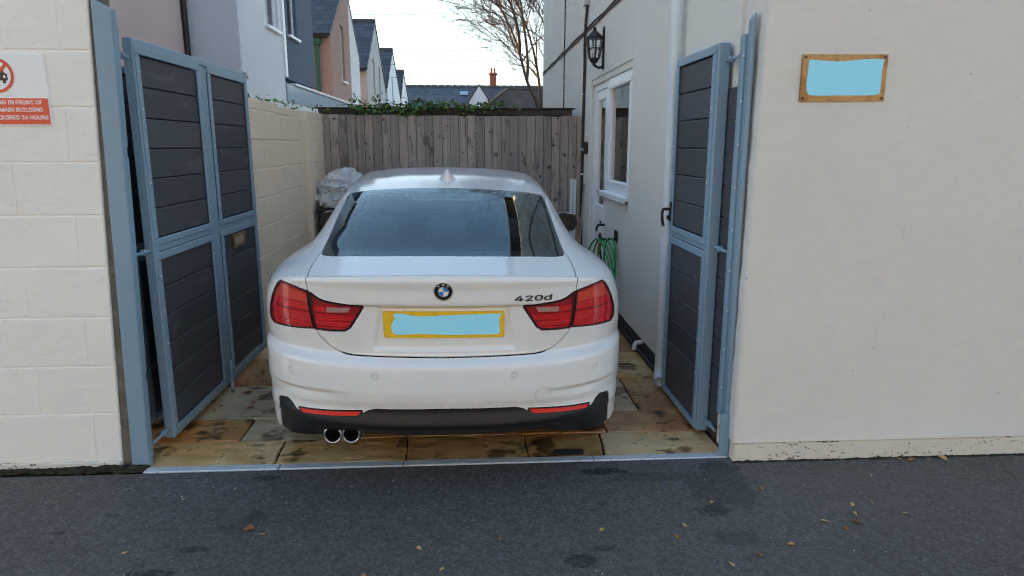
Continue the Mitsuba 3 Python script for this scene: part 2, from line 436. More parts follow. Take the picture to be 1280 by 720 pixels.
def slab(q, m, t=0.0):
    """One riven paving slab: its outline a little uneven, its arrises worn."""
    p = Polygon(q).buffer(-0.004).segmentize(0.09)
    c = np.array(p.exterior.coords)[:-1]
    w = (meshkit.noise(np.c_[c * 9, np.full(len(c), len(scene))]) - 0.5) * 0.012
    n = c - c.mean(0)
    n /= np.linalg.norm(n, axis=1, keepdims=True)
    c = c + n * w[:, None]
    p = Polygon(c).buffer(0)
    if p.geom_type != 'Polygon':
        p = max(p.geoms, key=lambda g: g.area)
    low = np.array(p.exterior.coords)[:-1]
    up = low + (np.array(p.centroid.coords[0]) - low) * 0.0
    n = up - up.mean(0)
    up = up - n / np.linalg.norm(n, axis=1, keepdims=True) * 0.006
    k = len(low)
    z = 0.002 * (meshkit.noise(np.c_[up * 6, np.zeros(k)]) - 0.5) + t
    V = np.vstack([np.c_[low, np.full(k, -0.02)], np.c_[low, z - 0.006], np.c_[up, z]])
    F = []
    for r in (0, 1):
        for i in range(k):
            a, b = r * k + i, r * k + (i + 1) % k
            F += [[a, b, b + k], [a, b + k, a + k]]
    tv, tf = trimesh.creation.triangulate_polygon(Polygon(up), engine='earcut')
    idx = [2 * k + int(np.argmin(((up - v) ** 2).sum(1))) for v in tv]
    ccw = Polygon(low).exterior.is_ccw
    tf = np.array([[idx[a] for a in f] for f in tf])
    s = np.cross(V[tf[:, 1]] - V[tf[:, 0]], V[tf[:, 2]] - V[tf[:, 0]])[:, 2]
    tf[s < 0] = tf[s < 0][:, ::-1]
    F = np.array(F)
    if not ccw:
        F = F[:, ::-1]
    return trimesh.Trimesh(V, np.vstack([F, tf]), process=False)


rows = [  # y0, y1, joints in x (at the near and far edge), materials
    (3.19, 3.478, [(-1.95, -1.95), (-0.995, -1.01), (-0.342, -0.356), (0.275, 0.272), (0.664, 0.688), (1.286, 1.286)],
     ['stone_buff', 'stone_buff', 'stone_brown', 'stone_brown', 'stone_buff']),
    (3.478, 3.785, [(-1.95, -1.95), (-1.257, -1.26), (-0.62, -0.62), (0.05, 0.05), (0.735, 0.74), (1.286, 1.286)],
     ['stone_orange', 'stone_grey', 'stone_buff', 'stone_brown', 'stone_brown']),
    (3.785, 4.345, [(-1.95, -1.95), (-1.0, -1.0), (-0.3, -0.3), (0.45, 0.45), (0.99, 0.99), (1.286, 1.286)],
     ['stone_grey', 'stone_brown', 'stone_buff', 'stone_grey', 'stone_brown']),
    (4.345, 4.95, [(-1.95, -1.95), (-1.2, -1.2), (-0.5, -0.5), (0.3, 0.3), (0.8, 0.8), (1.286, 1.286)],
     ['stone_brown', 'stone_buff', 'stone_grey', 'stone_brown', 'stone_buff']),
    (4.95, 5.55, [(-1.95, -1.95), (-0.9, -0.9), (0.1, 0.1), (0.7, 0.7), (1.286, 1.286)],
     ['stone_buff', 'stone_grey', 'stone_brown', 'stone_brown']),
    (5.55, 6.3, [(-1.95, -1.95), (-1.0, -1.0), (0.0, 0.0), (0.9, 0.9), (1.286, 1.286)],
     ['stone_grey', 'stone_buff', 'stone_brown', 'stone_buff']),
    (6.3, 7.1, [(-1.95, -1.95), (-0.8, -0.8), (0.2, 0.2), (1.286, 1.286)], ['stone_buff', 'stone_grey', 'stone_brown']),
    (7.1, 7.9, [(-1.95, -1.95), (-1.0, -1.0), (0.3, 0.3), (1.286, 1.286)], ['stone_brown', 'stone_grey', 'stone_buff']),
]
for y0, y1, js, ms in rows:
    for (a0, a1), (b0, b1), m in zip(js[:-1], js[1:], ms):
        obj('slab', slab([(a0, y0), (b0, y0), (b1, y1), (a1, y1)], m, rng.uniform(-0.003, 0.003)), 'stone', 'driveway', uv_of=list(STONES).index(m))
k = thing('threshold_strip', 'pale metal strip let into the ground across the gateway between road and paving', 'threshold strip')
for a, b in ((-1.60, -0.96), (-0.956, -0.352), (-0.349, 0.60), (0.603, 1.285)):
    obj('strip', box(a, b, 3.132, 3.186, -0.02, 0.006 + rng.uniform(-.001, .001), 0.004), 'threshold_metal', k)
obj('drain_hole', prism(Polygon([(0.405, 3.205), (0.56, 3.203), (0.565, 3.262), (0.41, 3.268)]), 0.0045, 0.0075), 'joint', 'driveway', label='dark rectangular chip in the paving just behind the metal strip')

# ------------------------------------------------------------------ block wall on the left of the gate
PITCHZ, BLOCK = 0.2385, 0.47
w = thing('block_wall', 'cream painted block wall facing the road on the left of the gateway', 'wall')


def lean(mesh, k=0.046, x0=-1.72):
    m = mesh.copy()
    v = np.array(m.vertices)
    v[:, 0] += k * v[:, 2] * np.clip((v[:, 0] + 2.6) / 0.88, 0, 1)
    return trimesh.Trimesh(v, m.faces, process=False)


obj('core', lean(box(-4.6, -1.727, 3.2045, 3.36, 0.0, 2.62)), 'block_paint', w)
for r in range(11):
    z0 = 0.046 + r * PITCHZ
    x = (-1.842 if r % 2 == 0 else -2.077) + 2 * BLOCK * 0
    cuts = [-1.726] + [x - BLOCK * i for i in range(7) if x - BLOCK * i > -4.6] + [-4.6]
    if cuts[0] - cuts[1] < 0.02:
        cuts.pop(1)
    for a, b in zip(cuts[1:], cuts[:-1]):
        obj('block', moved(lean(box(a + 0.0018, b - 0.0018, 3.2, 3.24, z0 + 0.002, z0 + PITCHZ - 0.002, 0.004)), 0, rng.uniform(-.0012, .0012), 0), 'block_paint', w)
obj('plinth_course', lean(box(-4.6, -1.73, 3.185, 3.206, -0.01, 0.040, 0.006)), 'plinth_paint', w)
# rough mortar edge beside the post
ys = np.linspace(0, 2.62, 90)
e = np.array([(-1.6795 + .03 * z, z) for z in ys] + [(-1.724 + .046 * z - 0.008 * meshkit.noise(np.array([z * 28, 0, 0])), z) for z in ys[::-1]])
obj('mortar_edge', prism(Polygon(e), 3.214, 3.36, 'xz'), 'old_mortar', w, label='rough grey mortar edge beside the steel post')
# dirt and moss at the foot
V = []
for i in range(420):
    x = rng.uniform(-2.62, -1.62)
    s = rng.uniform(0.004, 0.013) * (1.5 if x > -2.0 else 1.0)
    b = trimesh.creation.icosphere(subdivisions=1, radius=1)
    b.vertices = b.vertices * (0.7 + 0.6 * rng.random((len(b.vertices), 1)))
    b.apply_scale([s * 1.7, s, s * 0.7])
    y = 3.186 - abs(rng.normal(0, 0.014))
    b.apply_translation([x, y, rng.uniform(0, 0.012) if y > 3.17 else 0.001])
    V.append(b)
obj('moss', cat_(V), 'dirt', smooth=True, kind='stuff', label='dark moss and dirt along the foot of the cream block wall', cat='moss')

V = []
for i in range(260):
    x = 1.30 + 1.75 * rng.random()
    s = rng.uniform(0.003, 0.008)
    b = trimesh.creation.icosphere(subdivisions=1, radius=1)
    b.vertices = b.vertices * (0.7 + 0.6 * rng.random((len(b.vertices), 1)))
    b.apply_scale([s * 2.2, s, s * (1.1 if rng.random() < .12 else .6)])
    b.apply_translation([x, 3.080 - abs(rng.normal(0, 0.006)), 0.001])
    V.append(b)
obj('dirt_line', cat_(V), 'dirt', smooth=True, kind='stuff', label='dark crumbs of dirt along the foot of the pale rendered wall', cat='dirt')

# the lane side wall with its piers
w = thing('garden_wall', 'cream painted block wall with piers along the left of the parking space', 'wall')
obj('core', box(-1.9, -1.707, 5.20, 7.95, -0.02, 1.895), 'pier_paint', w)
for (y0, y1, x, nz, ln) in ((5.22, 6.10, -1.645, 1.905, 0.44), (6.10, 7.20, -1.70, 1.89, 0.45), (7.20, 7.94, -1.645, 1.90, 0.40)):
    if x > -1.69:
        obj('pier', box(-1.706, x - 0.006, y0 + 0.004, y1 - 0.004, -0.02, nz - 0.003), 'pier_paint', w)
    r = 0
    z = 0.02
    while z < nz - 0.03:
        h = min(0.225, nz - z)
        n = max(1, round((y1 - y0) / ln))
        off = (0.5 if r % 2 else 0.0) * (y1 - y0) / n
        cs = sorted({y0, y1, *[y0 + off + (y1 - y0) / n * i for i in range(n) if y0 + 0.05 < y0 + off + (y1 - y0) / n * i < y1 - 0.05]})
        for a, b in zip(cs[:-1], cs[1:]):
            obj('block', moved(box(x - 0.03, x, a + 0.002, b - 0.002, z + 0.003, z + h - 0.003, 0.006), rng.uniform(-.003, .003)), 'pier_paint', w)
        z += h
        r += 1

# ------------------------------------------------------------------ notice on the block wall
k = thing('notice_sign', 'white and red parking notice with a barred car symbol on the cream block wall', 'sign')
SX, SY = -1.835, 3.2
obj('panel', box(-2.46, SX, SY - 0.0065, SY - 0.0015, 1.636, 1.936, 0.001), 'sign_white', k)
obj('red_band', prism(sbox(-2.455, 1.642, SX - 0.006, 1.752), SY - 0.0085, SY - 0.0068, 'xz'), 'sign_red', k)
cxr, czr = -2.042, 1.848
ring = Point(cxr, czr).buffer(0.073, 48).difference(Point(cxr, czr).buffer(0.061, 48))
bar = LineString([(cxr - .046, czr + .046), (cxr + .046, czr - .046)]).buffer(0.0062).intersection(Point(cxr, czr).buffer(0.063))
# the bar runs from upper right to lower left in the photograph
bar = shapely.affinity.scale(bar, -1, 1, origin=(cxr, czr)) if hasattr(shapely, 'affinity') else bar
car = Polygon([(-.045, -.022), (-.045, .004), (-.034, .010), (-.022, .030), (.022, .030), (.034, .010), (.045, .004), (.045, -.022), (.036, -.022), (.036, -.034), (.024, -.034), (.024, -.022), (-.024, -.022), (-.024, -.034), (-.036, -.034), (-.036, -.022)])
win = Polygon([(-.024, .012), (-.017, .025), (.017, .025), (.024, .012)])
car = shapely.affinity.translate(car.difference(win).difference(Point(-.032, -.006).buffer(.006)).difference(Point(.032, -.006).buffer(.006)), cxr, czr)
obj('car_symbol', prism(car, SY - 0.0080, SY - 0.0067, 'xz'), 'sign_black', k)
obj('prohibition_ring', prism(shapely.union_all([ring, bar]), SY - 0.0095, SY - 0.0082, 'xz'), 'sign_red', k)


def letters(text, h, x, z, y, right=True, bold=True, depth=0.0012):
    """Lettering standing on a wall that faces the road; x is its right-hand end."""
    m = meshkit.text_mesh(text, h, depth, bold)
    v = np.array(m.vertices)
    wdt = v[:, 0].max() - v[:, 0].min()
    v[:, 0] += (x - wdt - v[:, 0].min()) if right else (x - v[:, 0].min())
    return trimesh.Trimesh(np.c_[v[:, 0], y - v[:, 2], v[:, 1] + z], m.faces, process=False)


for t_, z_ in (('NO PARKING IN FRONT OF', 1.7265), ('THE MAIN BUILDING', 1.6955), ('ACCESS REQUIRED 24 HOURS', 1.6625)):
    obj('lettering', letters(t_, 0.0165, SX - (0.012 if 'HOURS' in t_ else 0.032 if 'MAIN' in t_ else 0.030), z_, SY - 0.0087), 'sign_white', k)

# ------------------------------------------------------------------ gate posts
def post(label, s, xi, xo, zi, zo, leanx):
    """s = +1 left of the opening, -1 right. Square tube cut off aslant, and a stop strip welded behind it."""
    k = thing('gate_post', label, 'gate post')
    d = 0.048
    yp = 3.19 if s > 0 else 3.15

    def sh(m):
        m = m.copy()
        v = np.array(m.vertices)
        v[:, 0] += leanx * v[:, 2]
        return trimesh.Trimesh(v, m.faces, process=False)
    V = []
    # tube with small rounded arrises, its top slanting down towards the opening
    a, b = min(xi, xo), max(xi, xo)
    pl = sbox(a, yp, b, yp + d).buffer(-0.009).buffer(0.009, 3)
    m = prism(pl, 0.0, 1.0)
    v = np.array(m.vertices)
    t = (v[:, 0] - xo) / (xi - xo)
    v[:, 2] = np.where(v[:, 2] > 0.5, zo + (zi - zo) * t, 0.0)
    obj('tube', sh(trimesh.Trimesh(v, m.faces, process=False)), 'steel_paint', k, smooth=30)
    f0, f1 = (xi - 0.060, xi - 0.017) if s > 0 else (xi - 0.014, xi + 0.020)
    zt = zi - 0.055
    for z0, z1 in (((0.02, 0.42), (0.46, 1.50), (1.54, zt)) if s > 0 else ((0.20, zt),)):
        obj('stop_strip', sh(box(f0, f1, yp + d + .001, yp + d + .044, z0, z1, 0.006)), 'steel_paint', k)
    rv = []
    for z in np.linspace(0.15, zt - 0.1, 10):
        b_ = trimesh.creation.icosphere(subdivisions=1, radius=0.008)
        b_.apply_scale([1, 0.5, 1])
        rv.append(sh(moved(b_, f1 - .010 if s > 0 else f0 + .008, yp + d + .0005, z)))
    obj('rivets', cat_(rv), 'galvanised', k, smooth=True, kind='stuff')
    return k


pl = post('blue grey steel post with slanted top at the end of the cream block wall', 1, -1.593, -1.677, 2.122, 2.168, 0.03)
pr = post('blue grey steel post with slanted top against the smooth white building', -1, 1.2655, 1.2885, 2.105, 2.135, 0.0)
obj('foot', box(1.238, 1.2885, 3.138, 3.149, 0.0, 0.23, .003), 'steel_paint', pr)


# ------------------------------------------------------------------ gates
def gate(label, x, s, ya, yb, cols, zb=0.028, zt=2.04, thick=0.06, z_rows=((0.062, 0.972), (1.078, 1.992)), group=None, planks=6):
    """A steel framed leaf lying in a plane of constant x; its inner face (towards the lane) at x, its thickness on the side s."""
    k = thing('gate', label, 'gate', group)
    X0, X1 = (x - thick, x) if s < 0 else (x, x + thick)
    g = 0.0015
    edges = [ya] + [c for c in cols] + [yb]
    # outer box tube frame
    t = 0.05
    c = 0.006
    fx = lambda a, b: (X0 + a, X1 - b) if s < 0 else (X0 + b, X1 - a)
    obj('stile', box(X0, X1, ya, ya + t, zb, zt, c), 'steel_paint', k)
    obj('stile', box(X0, X1, yb - t, yb, zb, zt, c), 'steel_paint', k)
    a0, a1 = fx(0.002, 0.002)
    obj('rail', box(a0, a1, ya + t + g, yb - t - g, zt - 0.035, zt, c * .7), 'steel_paint', k)
    obj('rail', box(a0, a1, ya + t + g, yb - t - g, zb, zb + 0.03, c * .7), 'steel_paint', k)
    # angle-iron beads round each panel, standing a little proud, mitred look from separate bars
    b0, b1 = (X1 - 0.004, X1 + 0.007) if s < 0 else (X0 - 0.007, X0 + 0.004)
    spans = list(zip(cols[::2], cols[1::2]))
    for (y0, y1) in spans:
        for (z0, z1) in z_rows:
            obj('bead', box(b0, b1, y0 - 0.038, y1 + 0.038, z1 + 0.0005, z1 + 0.040, .003), 'steel_paint', k)
            obj('bead', box(b0, b1, y0 - 0.038, y1 + 0.038, z0 - 0.034, z0 - 0.0005, .003), 'steel_paint', k)
            obj('bead', box(b0, b1, y0 - 0.038, y0 - 0.0005, z0 + 0.0005, z1 - 0.0005, .003), 'steel_paint', k)
            obj('bead', box(b0, b1, y1 + 0.0005, y1 + 0.038, z0 + 0.0005, z1 - 0.0005, .003), 'steel_paint', k)
            n = planks
            h = (z1 - z0) / n
            p0, p1 = (X1 - 0.028, X1 - 0.008) if s < 0 else (X0 + 0.008, X0 + 0.028)
            for i in range(n):
                obj('plank', box(p0 + rng.uniform(-.001, .001), p1, y0 - 0.012, y1 + 0.012, z0 + i * h + 0.0022, z0 + (i + 1) * h - 0.0022, 0.004), 'composite_plank', k, uv_of=len(scene))
            obj('panel_back', box((p0 - 0.012) if s < 0 else (p1 + .002), (p0 - .002) if s < 0 else (p1 + .012), y0 - 0.012, y1 + 0.012, z0 - .01, z1 + .01), 'black_plastic', k)
    # middle rails and stiles between the beads
    for (z0, z1) in ((z_rows[0][1] + 0.041, z_rows[1][0] - 0.035),):
        m0, m1 = fx(0.004, 0.004)
        obj('rail', box(m0, m1, ya + t + g, yb - t - g, z0, z1, 0.003), 'steel_paint', k)
    for (_, ye), (ys_, _) in zip(spans[:-1], spans[1:]):
        obj('stile', box(*fx(0.0, 0.003), ye + 0.039, ys_ - 0.039, zb + 0.031, zt - 0.036, c), 'steel_paint', k)
    rv = []
    for (y0, y1) in spans:
        for (z0, z1) in z_rows:
            for y in (y0 - 0.020, y1 + 0.020):
                for z in np.linspace(z0 + 0.1, z1 - 0.08, 5):
                    q = trimesh.creation.icosphere(subdivisions=1, radius=0.008)
                    q.apply_scale([0.6, 1, 1])
                    rv.append(moved(q, b1 if s < 0 else b0, y, z))
    obj('rivets', cat_(rv), 'galvanised', k, smooth=True, kind='stuff')
    return k


gl = gate('wide steel gate of dark grey planks folded open on the left of the white car', -1.567, -1, 3.435, 5.09, [3.478, 4.173, 4.377, 5.013], zb=0.045, zt=2.045, thick=0.05, z_rows=((0.106, 0.986), (1.096, 1.972)))
gr = gate('narrow steel gate of dark grey planks folded open on the right of the white car', 1.211, 1, 3.40, 4.095, [3.468, 4.032])
gf = gate('dark planked gate leaf half hidden in the slit behind the left gate post', -1.80, -1, 3.66, 4.86, [3.74, 4.78], zt=1.955, z_rows=((0.062, 0.93), (1.03, 1.915)))
gk = thing('gate', 'dark planked gate leaf folded flat against the wall behind the right gate', 'gate')
for i in range(11):
    obj('plank', box(1.2745, 1.2870, 3.30, 4.05, .09 + i * .158 + .002, .09 + (i + 1) * .158 - .002, .003), 'composite_plank', gk, uv_of=len(scene))
# hinge bolts
for key, xa, xb, y in ((gl, -1.594, -1.60, 3.38), (gr, 1.250, 1.25, 3.33)):
    for z in (0.10, 1.04, 1.955):
        m = cat_([cyl([xa, 3.24, z], [xa, 3.45, z], 0.008, 10), cyl([xa, y - .02, z], [xa, y - .006, z], 0.016, 6), cyl([xa, y, z], [xa, y + .012, z], 0.016, 6)])
        obj('hinge_bolt', m, 'steel_paint', key, smooth=40)
m = cat_([box(-1.600, -1.57, 5.05, 5.13, 2.0465, 2.056, .002), cyl([-1.585, 5.11, 2.051], [-1.61, 5.26, 2.03], 0.007, 8)])
obj('top_catch', m, 'galvanised', gl)
obj('drop_bolt', cat_([cyl([-1.553, 4.275, 0.01], [-1.553, 4.275, 0.20], 0.010, 10), box(-1.566, -1.542, 4.255, 4.295, 0.07, 0.085, .003)]), 'steel_paint', gl, smooth=40)
# small framed plate on the left gate
pk = obj('name_plate', box(-1.574, -1.565, 4.555, 4.775, 0.885, 0.975, .003), 'brass', gl, label='small brass plate with raised border')
obj('border', cat_([box(-1.5645, -1.559, 4.555, 4.775, 0.961, 0.975, .002), box(-1.5645, -1.559, 4.555, 4.775, 0.885, 0.899, .002),
                    box(-1.5645, -1.559, 4.555, 4.571, 0.8995, 0.9605, .002), box(-1.5645, -1.559, 4.759, 4.775, 0.8995, 0.9605, .002)]), 'brass', pk)
obj('panel', box(-1.5645, -1.5625, 4.577, 4.753, 0.905, 0.955, 0.0005), 'stick_wood', pk)
# lever on the right gate
hk = obj('handle', cat_([box(1.196, 1.2035, 4.035, 4.065, 1.10, 1.22, .003), cyl([1.200, 4.05, 1.175], [1.155, 4.05, 1.175], .009, 12),
                         tube(spline([(1.158, 4.05, 1.175), (1.150, 4.04, 1.165), (1.149, 4.035, 1.11), (1.155, 4.03, 1.075)], 12), .009, 10),
                         cyl([1.2, 4.05, 1.125], [1.182, 4.05, 1.125], .014, 12)]), 'black_metal', gr, smooth=40, label='black lever handle at the far edge')

# ------------------------------------------------------------------ fence at the back
f = thing('board_fence', 'weathered upright timber boards forming the fence behind the car', 'fence')
x = -1.66
i = 0
while x < 1.285:
    wd = min(0.0958, 1.288 - x)
    top = 1.885 + rng.uniform(-.006, .006) - 0.012 * (x + 1.6) / 3
    b = box(x + 0.0015, x + wd - 0.0035 + rng.uniform(-.0015, .0015), 7.896, 7.910, 0.02, top, 0.002)
    b = rot(b, rng.uniform(-3, 1.5), [0, 0, 1], [x + wd / 2, 7.9, 0])
    obj('board', b, 'fence_board', f)
    x += 0.0958
    i += 1
obj('lining', box(-1.655, 1.28, 7.918, 7.924, 0.03, 1.86), 'old_timber', f)  # dark sheet added to keep daylight out of the gaps between boards
for z in (0.3, 1.05, 1.72):
    obj('rail', box(-1.66, 1.28, 7.925, 7.965, z, z + 0.08, .004), 'old_timber', f)
# the low dark timber roof edge just behind the fence
k = thing('shed_roof', 'dark timber roof edge lying just above and behind the board fence', 'roof')
obj('fascia', box(-1.70, 1.17, 7.985, 8.01, 1.885, 1.955, .004), 'old_timber', k)
obj('deck', box(-1.72, 1.20, 7.965, 9.4, 1.957, 1.972, .003), 'old_timber', k)
obj('fascia', box(1.155, 1.175, 8.012, 9.4, 1.905, 1.955, .003), 'old_timber', k)
obj('joist', box(-1.7, 1.15, 9.3, 9.35, 1.885, 1.955, .003), 'old_timber', k)
for xx in (-1.66, -0.4, 1.10):
    obj('post', box(xx, xx + .07, 9.22, 9.29, -0.02, 1.955, .004), 'old_timber', k)

# ivy over the fence top
def leaf_cloud(spots, n, r, seed, col):
    g = np.random.default_rng(seed)
    V, F, C = [], [], []
    sh = np.array([(0, -.9, 0), (.55, -.6, .08), (.95, .05, .02), (.42, .25, .05), (0, 1, -.05), (-.42, .25, .05), (-.95, .05, .02), (-.55, -.6, .08)])
    for (c, s, m) in spots:
        for _ in range(m):
            p = np.array(c) + g.normal(0, 1, 3) * np.array(s)
            sz = g.uniform(.6, 1.2) * r
            a = g.normal(0, 1, 3)
            a /= np.linalg.norm(a)
            M = trimesh.transformations.rotation_matrix(g.uniform(0, 6.28), a)[:3, :3]
            v = (sh * sz) @ M.T + p
            o = sum(len(q) for q in V)
            V.append(v)
            F += [[o, o + i, o + i + 1] for i in range(1, 7)]
            cc = np.array(col[g.integers(len(col))]) * g.uniform(.7, 1.3)
            C += [cc] * 8
    return trimesh.Trimesh(np.vstack(V), F, process=False), np.array(C)


g_ = np.random.default_rng(5)
spots = []
for (xa, xb, nn, hh) in ((-1.32, -0.80, 10, .035), (-0.80, -0.30, 10, .03), (-0.55, 0.40, 18, .03), (-1.75, -1.55, 2, .02)):
    for x in np.linspace(xa, xb, nn):
        spots.append(((x + g_.normal(0, .03), 7.93 + g_.normal(0, .05), 1.975 + g_.normal(0, .015)), (.05, .05, hh * g_.uniform(.6, 1.3)), int(g_.uniform(9, 26))))
for c in ((-1.24, 7.90, 2.03), (-1.0, 7.95, 2.03), (-0.70, 7.88, 1.93), (-0.62, 7.88, 1.93), (-1.05, 7.89, 1.90)):
    spots.append((c, (.05, .03, .045), 20))
m, c = leaf_cloud(spots, 0, .023, 3, [(.05, .13, .022), (.08, .18, .03), (.035, .085, .02), (.12, .21, .05)])
k = thing('ivy', 'green ivy spilling along the top of the board fence', 'ivy')
obj('leaves', m, 'ivy_leaf', k, color=c, kind='stuff')
obj('stems', cat_([tube(spline([(a + g_.normal(0, .05), 7.94 + g_.normal(0, .03), 1.975 + abs(g_.normal(0, .02))) for a in np.linspace(x0, x1, 6)], 16), .004, 5) for x0, x1 in ((-1.4, -.7), (-.9, -.2), (-.5, .42))]), 'bark', k, kind='stuff')
m, c = leaf_cloud([((-1.72, 6.2, 1.925), (.03, .10, .02), 16), ((-1.74, 6.7, 1.93), (.03, .12, .025), 26), ((-1.72, 7.1, 1.92), (.03, .06, .015), 10), ((-1.74, 5.7, 1.925), (.02, .12, .012), 8)], 0, .02, 9,
                  [(.05, .13, .022), (.08, .18, .03), (.12, .10, .06)])
obj('wall_plant', m, 'ivy_leaf', color=c, kind='stuff', label='small green plants rooted on top of the cream garden wall', cat='plant')

# ------------------------------------------------------------------ the building on the right
B = thing('rendered_building', 'pale rendered building on the right with a white door and window onto the parking space', 'building')
XW = 1.290
# front wall, its outer corner rounded and hand-floated
pl = sbox(XW, 3.085, 8.0, 3.34).union(sbox(XW + .04, 3.085, 8.0, 3.34))
pl = sbox(XW, 3.085, 8.0, 3.80).buffer(-0.022).buffer(0.022, 5).intersection(sbox(XW, 3.085, 8.0, 3.34)).segmentize(0.30)
m = prism(pl, 0.104, 5.6)
v = np.array(m.vertices)
# slice into courses so that the corner line can waver
zs = np.r_[0.104, 0.13, np.linspace(0.2, 3.0, 57), 5.6]
ring_ = np.array(pl.exterior.coords)[:-1]
if not pl.exterior.is_ccw:
    ring_ = ring_[::-1]
n_ = len(ring_)
V = []
for z in zs:
    near = np.exp(-((ring_[:, 0] - XW) / 0.05) ** 2)
    w_ = 0.007 * (meshkit.noise(np.c_[np.full(n_, z * 7.0), ring_[:, 0] * 0, np.zeros(n_)]) - 0.5) + 0.004 * (meshkit.noise(np.c_[np.full(n_, z * 31.0), ring_[:, 0] * 0, np.ones(n_)]) - 0.5)
    bell = 0.010 * np.exp(-(z - 0.104) / 0.05)
    yy = ring_[:, 1] - np.where(ring_[:, 1] < 3.2, bell, 0)
    V.append(np.c_[ring_[:, 0] + near * (w_ + 0.010 * z - 0.004), yy + near * w_ * .4, np.full(n_, z)])
V = np.vstack(V)
F = []
for r in range(len(zs) - 1):
    for i in range(n_):
        a, b = r * n_ + i, r * n_ + (i + 1) % n_
        F += [[a, b, b + n_], [a, b + n_, a + n_]]
c0 = len(V)
V = np.vstack([V, V[:n_].mean(0), V[-n_:].mean(0)])
for i in range(n_):
    F += [[c0, (i + 1) % n_, i], [c0 + 1, (len(zs) - 1) * n_ + i, (len(zs) - 1) * n_ + (i + 1) % n_]]
obj('front_wall', trimesh.Trimesh(V, F, process=False), 'front_render', B, smooth=35)
obj('plinth', box(XW + .004, 8.0, 3.083, 3.33, -0.01, 0.101, 0.008), 'plinth_paint', B)
# lane wall in panels with open joints between them
OPEN = sbox(5.555, -0.1, 7.42, 2.225)
J = 0.006
for (y0, y1, z0, z1) in ((3.342, 9.55, 0.10, 2.795), (9.55 + J, 12.4, 0.10, 2.795), (3.342, 9.9, 2.795 + J, 5.6), (9.9 + J, 12.4, 2.795 + J, 5.6)):
    q = sbox(y0, z0, y1, z1).difference(OPEN)
    if z0 < 1:
        crack = sbox(5.553, 2.2, 5.557, 2.80)
        q = q.difference(crack) if y0 < 5 else q
    obj('lane_wall', prism(q, XW, XW + 0.05, 'yz'), 'lane_render', B)
obj('backing', prism(sbox(3.35, 0.1, 12.38, 5.58).difference(OPEN.buffer(0.06, join_style=2)), XW + 0.052, XW + 0.25, 'yz'), 'old_mortar', B)
# reveals of the opening
obj('reveal', box(XW + 0.051, XW + 0.16, 5.495, 5.555, 0.0, 2.285), 'lane_render', B)
obj('reveal', box(XW + 0.051, XW + 0.16, 7.42, 7.48, 0.0, 2.285), 'lane_render', B)
obj('reveal', box(XW + 0.012, XW + 0.16, 5.5565, 7.4185, 2.167, 2.2245), 'lane_render', B)
obj('reveal', box(XW + 0.051, XW + 0.16, 5.5555, 7.4195, 2.2255, 2.285), 'lane_render', B)
obj('lower_plinth', box(XW + .006, XW + .05, 3.36, 12.4, -0.02, 0.097, .004), 'old_timber', B, label='dark strip along the foot of the lane wall')
obj('wall_below_window', box(XW + 0.010, XW + 0.15, 5.556, 6.60, 0.0, 1.077), 'lane_render', B)
obj('roof', prism([(3.0, 5.60), (12.6, 5.60), (12.6, 5.68), (3.0, 5.68)], XW - 0.25, 8.2, 'yz'), 'slate', B)
obj('side_wall', box(XW + 0.26, 8.0, 12.2, 12.4, 0, 5.59), 'grey_render', B)
# window
wx = XW + 0.024


def window_unit(parent, name, y0, y1, z0, z1, x, fr=0.06, pane='clear_pane', sash=0.045):
    k = f'{parent}__{name}'
    n = COUNT.get(k, 0)
    fr_ = cat_([box(x, x + .06, y0, y1, z0, z0 + fr, .006), box(x, x + .06, y0, y1, z1 - fr, z1, .006),
                box(x + .001, x + .059, y0, y0 + fr, z0 + fr, z1 - fr, .006), box(x + .001, x + .059, y1 - fr, y1, z0 + fr, z1 - fr, .006)])
    key = obj(name, fr_, 'upvc', parent)
    a, b, c, d = y0 + fr, y1 - fr, z0 + fr, z1 - fr
    xs = x - 0.014
    obj('sash', cat_([box(xs, xs + .05, a - .014, b + .014, c - .014, c + sash, .010), box(xs, xs + .05, a - .014, b + .014, d - sash, d + .014, .010),
                      box(xs + .001, xs + .049, a - .014, a + sash, c + sash, d - sash, .010), box(xs + .001, xs + .049, b - sash, b + .014, c + sash, d - sash, .010)]), 'upvc', key)
    q = trimesh.Trimesh([(x + .02, a + sash - .005, c + sash - .005), (x + .02, b - sash + .005, c + sash - .005), (x + .02, b - sash + .005, d - sash + .005), (x + .02, a + sash - .005, d - sash + .005)], [[0, 2, 1], [0, 3, 2]], process=False)
    obj('pane', q, pane, key)
    return key


wk = window_unit(B, 'window', 5.60, 6.60, 1.13, 2.165, wx)
obj('sill', cat_([box(XW - 0.045, wx + .07, 5.575, 6.64, 1.092, 1.127, .006), box(XW - 0.045, XW - 0.020, 5.575, 6.64, 1.078, 1.0915, .004)]), 'upvc', wk)
dk = obj('door', cat_([box(wx + .01, wx + .07, 6.66, 6.72, 0.02, 2.165, .006), box(wx + .01, wx + .07, 7.35, 7.415, 0.02, 2.165, .006), box(wx + .011, wx + .069, 6.721, 7.349, 2.10, 2.165, .006)]), 'upvc', B, label='white part glazed door')
obj('leaf', cat_([box(wx + .015, wx + .06, 6.725, 6.83, 0.03, 2.095, .008), box(wx + .015, wx + .06, 7.24, 7.345, 0.03, 2.095, .008), box(wx + .016, wx + .059, 6.831, 7.239, 2.0, 2.095, .008),
                  box(wx + .016, wx + .059, 6.831, 7.239, 0.03, 0.95, .008)]), 'upvc', dk)
obj('pane', trimesh.Trimesh([(wx + .035, 6.829, .94), (wx + .035, 7.241, .94), (wx + .035, 7.241, 2.05), (wx + .035, 6.829, 2.05)], [[0, 2, 1], [0, 3, 2]], process=False), 'clear_pane', dk)
